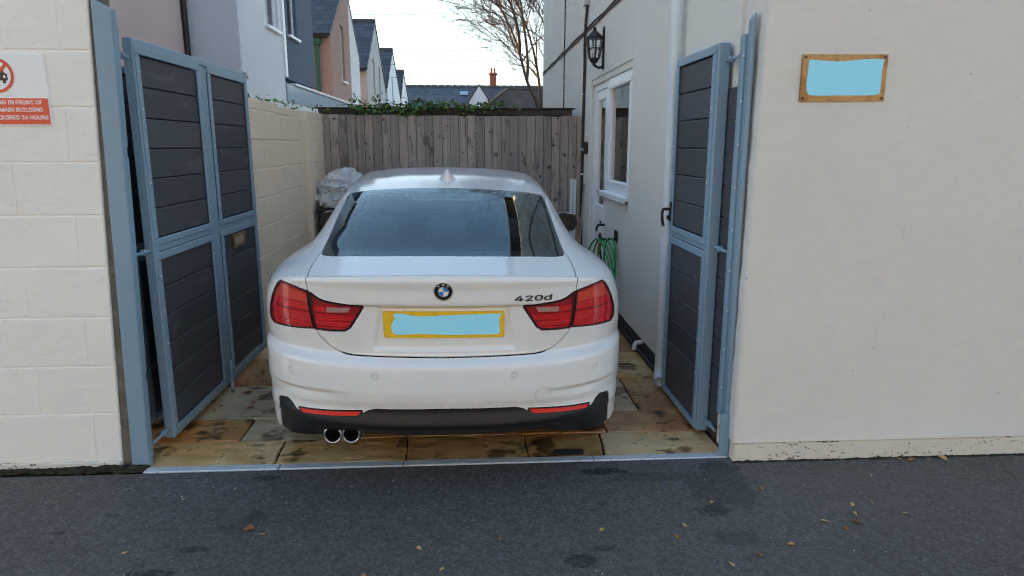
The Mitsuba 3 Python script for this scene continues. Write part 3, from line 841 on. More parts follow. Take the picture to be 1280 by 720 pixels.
obj('handle', cat_([box(wx - .002, wx + .014, 6.755, 6.785, 1.0, 1.16, .004), tube(spline([(wx, 6.77, 1.1), (wx - .04, 6.77, 1.1), (wx - .045, 6.80, 1.1), (wx - .045, 6.88, 1.1)], 10), .009, 8)]), 'galvanised', dk, smooth=40)
obj('mullion', box(wx + .002, wx + .068, 6.601, 6.659, 0.02, 2.165, .006), 'upvc', B)
obj('room', cat_([box(XW + 0.9, XW + 0.95, 5.0, 8.0, 0, 2.5), box(XW + 0.27, XW + 0.9, 5.0, 5.05, 0, 2.5), box(XW + 0.27, XW + .9, 7.95, 8.0, 0, 2.5), box(XW + .27, XW + .9, 5.05, 7.95, 2.45, 2.5), box(XW + .27, XW + .9, 5.05, 7.95, -.05, 0.0)]), 'dark_room', B)
pts = [(XW + .34 + .018 * math.sin(y * 55), y) for y in np.linspace(6.22, 6.53, 40)]
obj('curtain', prism(LineString(pts).buffer(.004), 1.15, 2.2), 'curtain', B, smooth=40)

# brass plate, its text covered by a pale blue redaction patch built as a panel
k = thing('wall_plaque', 'brass plaque with a pale blue redaction patch screwed to the smooth front wall', 'plaque')
PYY = 3.085
q = Polygon([(1.476, 1.744), (1.868, 1.748), (1.868, 1.949), (1.476, 1.946)])
obj('plate', prism(q, PYY - 0.008, PYY - 0.0005, 'xz'), 'brass', k)
bl = np.array([(1.503, 1.80), (1.512, 1.778), (1.535, 1.770), (1.66, 1.7705), (1.80, 1.772), (1.836, 1.776), (1.846, 1.79), (1.845, 1.86), (1.850, 1.915), (1.838, 1.928), (1.76, 1.927), (1.68, 1.919), (1.60, 1.918), (1.52, 1.923), (1.505, 1.915), (1.503, 1.86)])
bl = np.vstack([bl, bl[:1]])
from scipy.interpolate import CubicSpline
cs = CubicSpline(np.arange(len(bl)), bl, bc_type='periodic')(np.linspace(0, len(bl) - 1, 90)[:-1])
obj('blank', prism(Polygon(cs), PYY - 0.0095, PYY - 0.0082, 'xz'), 'redaction_blue', k)
for x, z in ((1.489, 1.757), (1.855, 1.760), (1.489, 1.934), (1.855, 1.937)):
    obj('screw', moved(rot(trimesh.creation.cylinder(radius=.0062, height=.003, sections=14), 90, [1, 0, 0]), x, PYY - 0.0088, z), 'pipe_brown', k)

# lantern
k = thing('wall_lantern', 'black coach lantern on the pale wall above the white door', 'lantern')
LY, LX = 6.78, XW - 0.095
ang = np.arange(6) * math.pi / 3 + math.pi / 6


def hexring(r, z):
    return np.c_[LX + r * np.cos(ang), LY + r * np.sin(ang), np.full(6, z)]


def frustum(r0, z0, r1, z1):
    return trimesh.convex.convex_hull(np.vstack([hexring(r0, z0), hexring(r1, z1)]))


obj('back_plate', cat_([box(XW - .016, XW - .0005, LY - .030, LY + .030, 2.27, 2.66, .006), box(XW - .020, XW - .0165, LY - .018, LY + .018, 2.30, 2.63, .004), tube(spline([(XW - .012, LY, 2.30), (XW - .05, LY, 2.285), (XW - .08, LY, 2.30), (LX, LY, 2.33)], 12), .012, 8),
                         cyl([XW - .01, LY, 2.565], [LX, LY, 2.565], .012, 8)]), 'black_metal', k, smooth=40)
obj('roof', cat_([frustum(0.0892, 2.545, 0.0952, 2.555), frustum(0.0918, 2.5555, 0.0382, 2.605), frustum(0.0374, 2.6055, 0.0170, 2.625), trimesh.creation.icosphere(subdivisions=2, radius=.018).apply_translation([LX, LY, 2.638])]), 'black_metal', k)
obj('base', cat_([frustum(0.0527, 2.355, 0.0561, 2.372), frustum(0.0255, 2.325, 0.0493, 2.3545), trimesh.creation.icosphere(subdivisions=2, radius=.016).apply_translation([LX, LY, 2.312])]), 'black_metal', k)
a, b = hexring(.0535, 2.3725), hexring(.0815, 2.5445)
obj('bars', cat_([cyl(p, q, .009, 6) for p, q in zip(a, b)] + [cyl(p * .5 + q * .5, np.roll(a, -1, 0)[i] * .5 + np.roll(b, -1, 0)[i] * .5, .0055, 6) for i, (p, q) in enumerate(zip(a, b))]), 'black_metal', k)
a2, b2 = hexring(.051, 2.374), hexring(.078, 2.543)
obj('glass', trimesh.Trimesh(np.vstack([a2, b2]), [f for i in range(6) for f in ([i, (i + 1) % 6, (i + 1) % 6 + 6], [i, (i + 1) % 6 + 6, i + 6])], process=False), 'clear_pane', k)
obj('bulb', cat_([cyl([LX, LY, 2.375], [LX, LY, 2.41], .014, 10), trimesh.creation.icosphere(subdivisions=2, radius=.028).apply_scale([1, 1, 1.4]).apply_translation([LX, LY, 2.44])]), 'upvc', k, smooth=True)

# pipes and cables on the lane wall
k = thing('downpipe', 'white plastic downpipe on the wall beyond the right gate', 'pipe')
obj('pipe', cyl([1.235, 4.22, 0.16], [1.235, 4.22, 5.6], .034, 24), 'pipe_white', k, smooth=40)
obj('shoe', cat_([tube([(1.235, 4.22, 0.20), (1.235, 4.22, 0.11), (1.228, 4.205, 0.085), (1.215, 4.16, 0.062), (1.205, 4.125, 0.052)], [.039, .039, .039, .039, .040], 24, caps=False),
                   tube([(1.2215, 4.18, 0.073), (1.2045, 4.1235, 0.0515)], [.034, .034], 24, caps=False)]), 'pipe_white', k, smooth=50)
for z in (1.45, 3.0, 4.4):
    obj('bracket', cat_([cyl([1.235, 4.22, z - .015], [1.235, 4.22, z + .015], .039, 24), box(1.25, 1.289, 4.165, 4.275, z - .013, z + .013, .003)]), 'pipe_white', k, smooth=40)
k = thing('waste_pipe', 'thin dark brown pipe down the wall beside the fence end', 'pipe')
obj('pipe', tube([(1.272, 7.72, 5.5), (1.272, 7.72, 2.98), (1.262, 7.72, 2.86), (1.262, 7.76, 2.6), (1.272, 7.80, 2.45), (1.272, 7.83, 1.6), (1.272, 7.84, 0.1)], .016, 12), 'pipe_brown', k, smooth=50)
for z in (2.35, 1.5, 1.22, 0.7, 2.1):
    obj('clip', box(1.252, 1.2895, 7.80, 7.85, z, z + .02, .003), 'pipe_white', k)
obj('junction_box', box(1.235, 1.289, 7.66, 7.78, 3.02, 3.14, .006), 'galvanised', k)
k = thing('door_entry_box', 'small black box on the pale wall between the brown pipe and the door', 'entry box')
obj('case', box(1.245, 1.2895, 7.56, 7.66, 1.46, 1.59, .008), 'black_plastic', k)
obj('button', moved(rot(trimesh.creation.cylinder(radius=.014, height=.006, sections=16), 90, [0, 1, 0]), 1.242, 7.61, 1.50), 'galvanised', k)
k = thing('wall_cable', 'dark cables clipped along the joint of the pale wall above the lantern', 'cable')
for dz, dx in ((0, .012), (.028, .010)):
    ysp = np.linspace(5.0, 12.38, 40)
    obj('cable', tube(np.c_[np.full(40, XW - dx), ysp, 2.765 + dz + .006 * np.sin(ysp * 5 + dz * 90)], .0085, 8), 'pipe_brown', k, smooth=50)
obj('drop', tube(spline([(XW - .009, 9.56, 5.5), (XW - .009, 9.56, 3.2), (XW - .009, 9.57, 2.3), (XW - .009, 9.555, 1.95)], 24), .007, 8), 'pipe_brown', k, smooth=50)
k = thing('overflow_pipe', 'short pale pipe stub with dark end low on the right wall', 'pipe')
obj('stub', tube([(1.296, 4.95, .075), (1.25, 4.95, .07), (1.235, 4.94, .055), (1.232, 4.93, .02)], .019, 12), 'pipe_white', k, smooth=50)
k = thing('floor_pipe', 'dark pipe lying along the foot of the right wall', 'pipe')
obj('pipe', tube([(1.262, y, .022) for y in np.linspace(4.4, 7.0, 12)], .018, 10), 'black_plastic', k, smooth=50)

# hose on its hook
k = thing('garden_hose', 'coiled green hose with orange connector hanging on the right wall below the window', 'hose')
hy, hz = 5.98, 0.74
rngh = np.random.default_rng(3)
for i in range(4):
    w_, h_ = 0.12 + .075 * i, 0.46 + .09 * i + rngh.uniform(-.03, .03)
    a = np.linspace(0, 2 * math.pi, 40)
    yy = hy + w_ * np.sin(a) * (1 - .25 * np.cos(a)) + .02 * i
    zz = hz - h_ / 2 + h_ / 2 * np.cos(a) - .006 * i
    xx = XW - .024 - .020 * i - .22 * (.5 + .5 * np.sin(a)) * (.25 + .12 * i) - .008 * np.sin(2 * a + i)
    obj('coil', tube(np.c_[xx, yy, zz], .0085, 8), 'hose_green' if i != 4 else 'hose_green', k, smooth=50)
obj('hook', cat_([box(1.28, 1.2895, 5.93, 6.03, .71, .81, .004), tube(spline([(1.283, 5.98, .745), (1.19, 5.98, .73), (1.15, 5.98, .75), (1.145, 5.98, .78)], 12), .008, 8)]), 'black_metal', k, smooth=40)
obj('connector', cat_([cyl([1.18, 6.20, .60], [1.185, 6.18, .68], .017, 14), cyl([1.176, 6.205, .575], [1.18, 6.20, .598], .013, 14)]), 'hose_orange', k, smooth=40)
obj('tail', tube(spline([(1.185, 6.18, .68), (1.20, 6.25, .74), (1.22, 6.40, .70), (1.235, 6.48, .62), (1.25, 6.46, .5), (1.25, 6.40, .3), (1.24, 6.3, .02)], 40), .009, 8), 'black_plastic', k, smooth=50)
obj('tap', cat_([cyl([1.288, 6.50, .80], [1.225, 6.50, .80], .012, 10), tube(spline([(1.23, 6.50, .80), (1.215, 6.50, .785), (1.212, 6.50, .74)], 8), .011, 10), box(1.235, 1.26, 6.475, 6.525, .825, .835, .003), cyl([1.245, 6.50, .80], [1.245, 6.50, .828], .005, 8)]), 'black_metal', k, smooth=40)

# things standing in the far right corner
k = thing('plastic_pipes', 'pale grey plastic lengths standing upright in the far right corner', 'pipes')
obj('length', box(1.115, 1.142, 7.66, 7.70, 0.0, 1.185, .004), 'pipe_white', k)
obj('length', box(1.150, 1.185, 7.68, 7.72, 0.0, 1.175, .004), 'pipe_white', k)
obj('broom_handle', cyl([1.165, 7.40, 0.0], [1.265, 7.62, 1.13], .010, 10), 'stick_wood', label='thin wooden stick leaning against the right wall beside the pale plastic lengths', cat='stick', smooth=50)

# bin and crumpled bag in the far left corner
k = thing('storage_bin', 'dark bin half hidden behind the car in the far left corner', 'bin')
q = np.array([(-1.60, 7.24), (-1.12, 7.24), (-1.12, 7.76), (-1.60, 7.76)])
c_ = q.mean(0)
obj('tub', trimesh.convex.convex_hull(np.vstack([np.c_[c_ + (q - c_) * .82, np.full(4, 0.03)], np.c_[q, np.full(4, .86)]])), 'black_plastic', k)
obj('lid', box(-1.62, -1.11, 7.21, 7.79, .8605, .905, .015), 'black_plastic', k)
b = trimesh.creation.icosphere(subdivisions=6, radius=1)
v = np.array(b.vertices)
r = 1 + .22 * (meshkit.fbm(v * 2.2 + 9, 3, 2) - .5) * 2
for i, s in enumerate((2.2, 4.5, 9.0, 17.0)):
    r += (.24, .10, .05, .025)[i] * (1 - 2 * np.abs(2 * meshkit.noise(v * s + i * 7, 5 + i) - 1))
v = v * r[:, None] * np.array([.20, .19, .19])
v[:, 2] = np.maximum(v[:, 2], -.15)
v[:, 0] += .26 * v[:, 2]
obj('plastic_sheet', trimesh.Trimesh(v + [-1.385, 7.44, 1.06], b.faces, process=False), 'bag_film', label='crumpled translucent plastic bag heaped on the dark bin in the far left corner', cat='plastic bag', smooth=25)

# ------------------------------------------------------------------ houses behind the left wall
def opening(k, x, y0, y1, z0, z1, sill=True, frame='upvc', glass='house_window', depth=0.0):
    """A window standing in a wall that faces the lane (+x): frame proud of the wall, dark pane within."""
    f_ = .05
    key = obj('window', cat_([box(x - .13, x - .07, y0, y1, z0, z0 + f_, .004), box(x - .13, x - .07, y0, y1, z1 - f_, z1, .004), box(x - .129, x - .071, y0, y0 + f_, z0 + f_, z1 - f_, .004),
                              box(x - .129, x - .071, y1 - f_, y1, z0 + f_, z1 - f_, .004), box(x - .128, x - .072, y0 + f_, y1 - f_, (z0 + z1) / 2 - .02, (z0 + z1) / 2 + .02, .004)]), frame, k)
    obj('pane', box(x - .125, x - .095, y0 + f_ * .9, y1 - f_ * .9, z0 + f_ * .9, z1 - f_ * .9), glass, key)
    if sill:
        obj('sill', box(x - .129, x + .07, y0 - .05, y1 + .05, z0 - .06, z0 - .001, .008), 'upvc', key)
    return key


XL = -3.6
H = thing('rendered_house', 'pink rendered house wall seen above the left gate', 'house')
obj('wall', box(-9, -4.4, 4.2, 11.44, 0, 6.4), 'pink_render', H)
obj('drainpipe', tube([(-4.36, 11.36, 6.3), (-4.36, 11.36, 3.4), (-4.36, 11.36, 0.0)], .045, 12), 'black_plastic', H, smooth=50)
obj('roof', prism([(4.0, 6.4), (11.44, 6.4), (11.44, 6.55), (4.0, 6.55)], -9, -4.2, 'yz'), 'slate', H)
H = thing('rendered_house', 'white rendered house with a white framed window behind the left wall', 'house')
obj('wall', prism(sbox(11.52, 0, 14.10, 6.6).difference(sbox(13.02, 3.60, 13.86, 5.2)), -3.9, XL, 'yz'), 'white_render', H)
obj('rear_wall', box(-9, -3.91, 11.54, 14.08, 0, 6.59), 'dark_room', H)
obj('side_wall', box(-8.9, XL - .012, 11.492, 11.519, 0, 6.6), 'shaded_white_render', H)
opening(H, XL, 13.02, 13.86, 3.66, 5.2)
obj('bargeboard', box(XL - .02, XL + .05, 14.02, 14.17, 2.86, 6.6, .006), 'upvc', H)
obj('roof', prism([(11.3, 6.6), (14.2, 6.6), (14.2, 6.72), (11.3, 6.72)], -9, XL + .15, 'yz'), 'slate', H)
H = thing('rendered_house', 'dark blue rendered upper storey behind the left wall', 'house')
obj('upper_wall', prism(sbox(14.175, 2.86, 16.95, 6.2).difference(sbox(14.66, 3.68, 15.42, 5.3)), -3.9, XL - .03, 'yz'), 'dark_blue_render', H)
obj('rear_wall', box(-8, -3.91, 14.19, 16.93, 2.87, 6.19), 'dark_room', H)
obj('lower_wall', box(-8, XL - .25, 14.11, 17.0, 0, 2.855), 'white_render', H)
opening(H, XL - .03, 14.66, 15.42, 3.74, 5.3)
obj('roof', prism([(14.1, 6.2), (17.2, 6.2), (17.2, 6.35), (14.1, 6.35)], -8, XL + .2, 'yz'), 'slate', H)
obj('verge', rot(box(XL - .02, XL + .05, 16.86, 16.96, 4.9, 6.3, .006), -12, [1, 0, 0], [XL, 16.9, 4.9]), 'upvc', H)
k = thing('lean_to', 'low lean-to with blue grey edge and white capping below the dark blue wall', 'lean-to')
obj('fascia', box(XL - .25, XL + .02, 14.12, 22.6, 2.40, 2.745, .005), 'pale_glazing', k)
obj('capping', box(XL - .30, XL + .06, 14.7, 22.7, 2.748, 2.80, .006), 'upvc', k)
obj('wall', box(XL - .2, XL, 14.12, 22.6, 0, 2.398), 'white_render', k)


def gable_house(label, y0, yr, y1, ze0, zr, ze1, wall, roofx=4.5, halves=None, wins=(), pipe=None, side='grey_render'):
    """A rear wing whose gable faces the lane: lane wall at XL, slate slopes on both sides of the ridge."""
    H = thing('gable_house', label, 'house')
    prof = Polygon([(y0, 0), (y1, 0), (y1, ze1), (yr, zr), (y0, ze0)])
    for wv in wins:
        prof = prof.difference(sbox(wv[0], wv[2] - .06, wv[1], wv[3]))
    obj('rear_wall', box(XL - roofx, XL - .26, y0 + .25, y1 - .25, 0, min(ze0, ze1) - .1), 'dark_room', H)
    if halves:
        a = prof.intersection(sbox(y0 - 1, -1, halves[0] - .002, 99))
        b = prof.intersection(sbox(halves[0] + .002, -1, y1 + 1, 99))
        obj('wall', prism(a, XL - .25, XL, 'yz'), wall, H)
        obj('wall', prism(b, XL - .25, XL + .012, 'yz'), halves[1], H)
    else:
        obj('wall', prism(prof, XL - .25, XL, 'yz'), wall, H)
    obj('side_wall', box(XL - roofx, XL - .251, y0, y0 + .22, 0, ze0 - .02), side, H)
    obj('side_wall', box(XL - roofx, XL - .251, y1 - .22, y1, 0, ze1 - .02), side, H)
    rk = None
    for (ya, za, s) in ((y0, ze0, -1), (y1, ze1, 1)):
        d = np.array([ya - yr, za - zr])
        d /= np.linalg.norm(d)
        n = np.array([-d[1], d[0]]) * (1 if s < 0 else -1)
        n = n if n[1] > 0 else -n
        e_ = np.array([ya, za]) + d * .12
        q = [(yr, zr), tuple(e_), tuple(e_ + n * .07), (yr, zr + .07 / max(n[1], .3))]
        rk = obj('roof', prism(q, XL - roofx, XL + .03, 'yz'), 'slate', H)
    obj('ridge', cyl([XL - roofx, yr, zr + .07], [XL + .035, yr, zr + .07], .085, 10), 'ridge_tile', H, smooth=50)
    obj('gutter', box(XL - roofx, XL - .02, y0 - .20, y0 - .10, ze0 - .13, ze0 - .045, .01), 'black_plastic', H)
    for wv in wins:
        opening(H, XL + (.012 if halves and wv[0] > halves[0] else 0), *wv)
    if pipe:
        obj('drainpipe', cat_([cyl([pipe, y0 - .07, 0], [pipe, y0 - .07, 4.1], .06, 10), box(pipe - .12, pipe + .12, y0 - .16, y0 - .02, 4.1, 4.3, .02)]), 'green_pipe_paint', H, smooth=50)
    return H


gable_house('pink pebble gabled house with green drainpipe and dark slate roof', 18.85, 21.35, 23.5, 4.40, 6.15, 4.30, 'pebble_pink', halves=(21.78, 'white_render'), wins=((20.30, 20.85, 3.35, 4.85),), pipe=-3.95, side='pebble_pink')
gable_house('grey gabled house, second from the near end of the slate row', 25.2, 27.76, 30.5, 4.22, 6.12, 3.85, 'grey_render', wins=((26.7, 27.3, 3.4, 4.7), (28.4, 28.9, 3.3, 4.6)))
gable_house('white gabled house beyond the grey one in the slate row', 31.2, 33.65, 36.7, 4.08, 5.86, 4.0, 'white_render', wins=((33.0, 33.6, 3.4, 4.6),))
gable_house('last and smallest gabled house at the far end of the row', 37.3, 38.9, 41.5, 4.05, 5.45, 4.0, 'white_render')

# the row across the far end
H = thing('terrace_row', 'slate roofed terrace across the far end beyond the fence', 'terrace')
obj('wall', box(-5.5, 8.5, 43.2, 48, 0, 3.95), 'pebble_pink', H)
obj('roof', prism([(42.9, 3.86), (46, 5.30), (49, 3.86), (49, 3.7), (46, 5.15), (42.9, 3.7)], -5.6, 8.6, 'yz'), 'slate', H)
rd = []
for x in np.arange(-5.6, 8.5, .45):
    rd.append(cyl([x, 46, 5.29], [x + .43, 46, 5.29], .11, 8, .095))
obj('ridge', cat_(rd), 'ridge_tile', H, smooth=50)
obj('skylight', rot(box(2.35 - 5.0, 2.95 - 5.0, 44.35, 44.9, 4.60, 4.66, .01), 0, [1, 0, 0]), 'house_window', H) if False else None
ck = obj('chimney', cat_([box(1.32, 1.74, 46.05, 46.6, 4.9, 6.05, .01), box(1.27, 1.79, 46.0, 46.65, 6.052, 6.16, .01)]), 'brick', H)
for xx in (1.43, 1.63):
    obj('pot', cyl([xx, 46.3, 6.162], [xx, 46.3, 6.50], .075, 10, .065), 'brick', ck, smooth=50)
sk = np.array([43.9, 4.34])
obj('skylight', rot(box(-0.62, -0.1, 44.55, 45.15, 4.655, 4.70, .008), math.degrees(math.atan2(1.44, 3.1)), [1, 0, 0], [0, 44.55, 4.655]), 'pale_glazing', H)
H = thing('gable_outhouse', 'small white gable in front of the far slate terrace', 'house')
obj('wall', prism([(-0.05, 0), (1.05, 0), (1.05, 4.25), (0.55, 5.0), (-0.05, 4.05)], 41.5, 41.7, 'xz'), 'white_render', H)
obj('roof', cat_([prism([(0.55, 5.0), (1.15, 4.12), (1.15, 4.22), (0.55, 5.1)], 41.45, 44.2, 'xz'), prism([(0.55, 5.0), (-.12, 3.95), (-.12, 4.05), (0.55, 5.1)], 41.45, 44.2, 'xz')]), 'old_timber', H)
H = thing('tiled_house', 'brown tiled roof below the bare tree at the far end', 'house')
obj('wall', box(1.3, 7.5, 38.3, 41, 0, 3.5), 'pebble_pink', H)
obj('roof', trimesh.convex.convex_hull(np.array([(0.55, 38, 3.42), (8, 38, 3.42), (0.55, 41.2, 3.42), (8, 41.2, 3.42), (2.1, 39.6, 4.62), (8, 39.6, 4.62)])), 'brown_tile', H)
obj('verge', cat_([tube([(0.55, 37.98, 3.44), (2.1, 39.58, 4.66)], .06, 6), tube([(2.1, 39.6, 4.66), (8, 39.6, 4.66)], .07, 6)]), 'ridge_tile', H)
H = thing('garden_shed', 'teal painted shed end beside the far terrace', 'shed')
obj('wall', box(-3.3, -2.75, 40.6, 41.5, 0, 4.0), 'teal_paint', H)
obj('roof', box(-3.35, -2.68, 40.5, 41.6, 4.002, 4.10, .01), 'slate', H)

# overhead wires
for (za, zb, sag, lb) in ((6.84, 6.94, .04, 'topmost overhead wire across the pale sky'), (5.20, 5.50, .05, 'second overhead wire from the top across the pale sky'), (4.86, 5.0, .04, 'third overhead wire from the top across the pale sky'),
                          (4.34, 4.46, .05, 'lowest overhead wire, just above the far slate roof')):
    xs = np.linspace(-9, 9, 30)
    zz = za + (zb - za) * (xs + 4.8) / 4.3 - sag * (1 - ((xs + 2.5) / 3) ** 2).clip(0, 1)
    obj('overhead_wire', tube(np.c_[xs, np.full(30, 30.0), zz], .009, 5), 'wire', label=lb, cat='wire', group='overhead wires')

# ------------------------------------------------------------------ bare winter tree
tg_ = np.random.default_rng(21)
tk = thing('bare_tree', 'leafless tree spreading its twigs over the end of the right building', 'tree')
BR = {0: [], 1: [], 2: [], 3: []}


def grow(p, d, L, r, lvl, bias):
    n = 7 if lvl < 3 else 5
    pts = [np.array(p, float)]
    d = np.array(d, float)
    for i in range(n):
        d = d + tg_.normal(0, .16 if lvl else .08, 3) * np.array([1, .8, 1]) + bias * .05
        d /= np.linalg.norm(d)
        pts.append(pts[-1] + d * L / n)
    pts = np.array(pts)
    rr = np.linspace(r, r * .35, n + 1)
    BR[min(lvl, 3)].append(tube(pts, np.maximum(rr, .0058), (8, 7, 5, 4)[min(lvl, 3)], caps=False))
    if lvl >= 4:
        return
    kids = (5, 7, 7, 5)[lvl] if lvl < 4 else 0
    for j in range(kids):
        f_ = tg_.uniform(.25, .98)
        i = min(int(f_ * n), n - 1)
        q = pts[i] + (pts[i + 1] - pts[i]) * (f_ * n - i)
        t = pts[i + 1] - pts[i]
        t /= np.linalg.norm(t)
        s = tg_.normal(0, 1, 3)
        s -= t * (s @ t)
        s /= np.linalg.norm(s)
        a = tg_.uniform(.35, .75)
        grow(q, t * math.cos(a) + s * math.sin(a) + np.array([0, 0, .12]), L * tg_.uniform(.42, .68), max(rr[i] * .55, .006), lvl + 1, bias)


BR[0].append(tube(spline([(2.35, 20.6, -.1), (2.25, 20.5, 1.2), (2.10, 20.3, 2.2), (1.86, 20.1, 2.9)], 12), np.linspace(.11, .065, 12), 10))
limbs = [[(1.86, 20.1, 2.9), (1.62, 20, 3.35), (1.40, 19.9, 4.1), (1.0, 19.8, 5.0), (.4, 19.7, 5.9), (-.3, 19.6, 6.7)],
         [(2.10, 20.3, 2.2), (2.0, 20.4, 3.4), (1.75, 20.6, 4.6), (1.3, 20.7, 5.8), (.9, 20.8, 7.2)],
         [(2.10, 20.3, 2.2), (2.3, 19.9, 3.6), (2.2, 19.6, 5.0), (1.9, 19.4, 6.4), (1.8, 19.3, 8.0)],
         [(1.62, 20, 3.35), (1.62, 20.3, 4.4), (1.45, 20.4, 5.6), (1.5, 20.5, 7.2)],
         [(1.40, 19.9, 4.1), (1.25, 19.4, 4.9), (.85, 19.0, 5.8), (.5, 18.8, 6.8)],
         [(2.2, 19.6, 4.0), (2.6, 19.5, 5.3), (2.9, 19.4, 7.0)]]
for q in limbs:
    P = spline(q, 18)
    rr = np.linspace(.045, .012, 18)
    BR[0].append(tube(P, rr, 8))
    for j in range(17):
        i = int(tg_.uniform(4, 17))
        t = P[min(i + 1, 17)] - P[i - 1]
        t /= np.linalg.norm(t)
        s = tg_.normal(0, 1, 3) + np.array([-.45, 0, .45])
        s -= t * (s @ t)
        s /= np.linalg.norm(s)
        a = tg_.uniform(.35, .8)
        grow(P[i], t * math.cos(a) + s * math.sin(a), tg_.uniform(1.1, 2.3), max(rr[i] * .55, .011), 2, np.array([-.5, 0, .6]))
obj('trunk', cat_(BR[0]), 'bark', tk, smooth=50)
obj('branches', cat_(BR[2]), 'bark', tk, smooth=50, kind='stuff')
obj('twigs', cat_(BR[3]), 'bark_red', tk, kind='stuff')

# ------------------------------------------------------------------ the terrace across the road, behind the camera: its sunlit front shows in the car's paint and glass
H = thing('street_terrace', 'cream terrace across the road with slate roof', 'terrace')
obj('wall', box(-22, 22, -15.5, -15.2, 0, 5.4), 'cream_stucco', H)
obj('roof', prism([(-15.0, 5.3), (-18.5, 8.0), (-18.5, 7.85), (-15.0, 5.15)], -22.2, 22.2, 'yz'), 'slate', H)
for i in range(-4, 5):
    x = i * 4.8
    for z0, z1 in ((0.8, 2.3), (3.3, 4.8)):
        kx = obj('window', box(x - .7, x + .7, -15.26, -15.16, z0, z1, .01), 'upvc', H)
        obj('pane', cat_([box(x - .63, x - .03, -15.25, -15.152, z0 + .07, z1 - .07), box(x + .03, x + .63, -15.25, -15.152, z0 + .07, z1 - .07)]), 'house_window', kx)
    obj('door', box(x + 1.5, x + 2.4, -15.26, -15.15, 0, 2.1, .01), 'dark_blue_render', H)

# ------------------------------------------------------------------ the white car
# Its own axes: x to the right, y forward from the tail, z up. The tail is a surface y = tail(x, z) inside the outline OUT; the rest of the
# body is lofted forward from that outline through cross sections. Every panel, lamp and pane is cut out of those two surfaces.
OUT = [(0, 1.012), (.2, 1.010), (.40, 1.002), (.56, .989), (.66, .977), (.73, .960), (.785, .935), (.825, .90), (.853, .86), (.872, .80), (.882, .70), (.880, .58), (.875, .45), (.872, .33), (.858, .232)]
TOPLINE = LineString([(-x, z) for x, z in OUT[:10][::-1]] + OUT[1:10])
YV = PchipInterpolator([.18, .22, .27, .315, .335, .40, .45, .50, .56, .605, .620, .632, .650, .70, .80, .855, .870, .880, .94, .985, 1.02],
                       [.24, .18, .085, .018, .006, .020, .006, 0, .001, .005, .016, .040, .062, .058, .052, .050, .046, .022, .020, .010, .010])
CAR_YAW, CAR_LEAN = math.radians(1.0), 0.0150
CAR = np.array([-.122, 2.82])


def tail(x, z):
    x, z = np.abs(np.asarray(x, float)), np.asarray(z, float)
    wc = np.interp(z, [.18, .27, .35, .45, .6, .7, .8, .9, 1.02], [.880, .886, .890, .894, .897, .899, .895, .885, .875])
    q = np.clip(x / wc, 0, .995)
    # the plate's hollow under the crease only spans the middle of the lid; towards the lamps the face runs through
    yv = YV(np.clip(z, .18, 1.02))
    lamp = np.clip((x - .30) / .16, 0, 1)
    lamp = lamp * lamp * (3 - 2 * lamp)
    flat = np.interp(z, [.65, .70, .78, .86, .95], [.062, .050, .036, .026, .019])
    yv = np.where((z > .65) & (z < .95), yv * (1 - lamp) + flat * lamp, yv)
    tuck = np.clip((x - .45) / .28, 0, 1)
    yv = np.where(z < .315, yv * (1 - tuck) + .018 * tuck, yv)
    # the plate stands in a shallow tray with sloping ends
    ex = np.clip((.285 + .16 * (.866 - z) - x) / .012, 0, 1) * np.clip((z - .668) / .012, 0, 1) * np.clip((.868 - z) / .004, 0, 1)
    yv = yv + .012 * ex
    # sculpted corner of the bumper: a scoop between two lines that die out towards the middle
    up, lo = .478 - .03 * np.clip((x - .45) / .35, 0, 1) * 0 + .012 * np.clip((.75 - x) / .3, 0, 1), .432 - .05 * np.clip((x - .70) / .1, 0, 1)
    fade = np.clip((x - .42) / .22, 0, 1) * np.clip((.85 - x) / .10, 0, 1)
    t = np.clip((up - z) / .010, 0, 1) * np.clip((z - lo + .012) / .05, 0, 1)
    yv = yv + .016 * fade * t * (3 - 2 * t) * t
    y = .70 * (1 - (1 - q ** 2.6) ** (1 / 2.6)) + yv
    d = shapely.distance(TOPLINE, shapely.points(x, z))
    e = np.clip(1 - d / .024, 0, 1)
    return y + .024 * (1 - np.sqrt(np.clip(1 - e * e, 0, 1)))


def tail_map(u, v):
    return np.c_[u, tail(u, v), v]


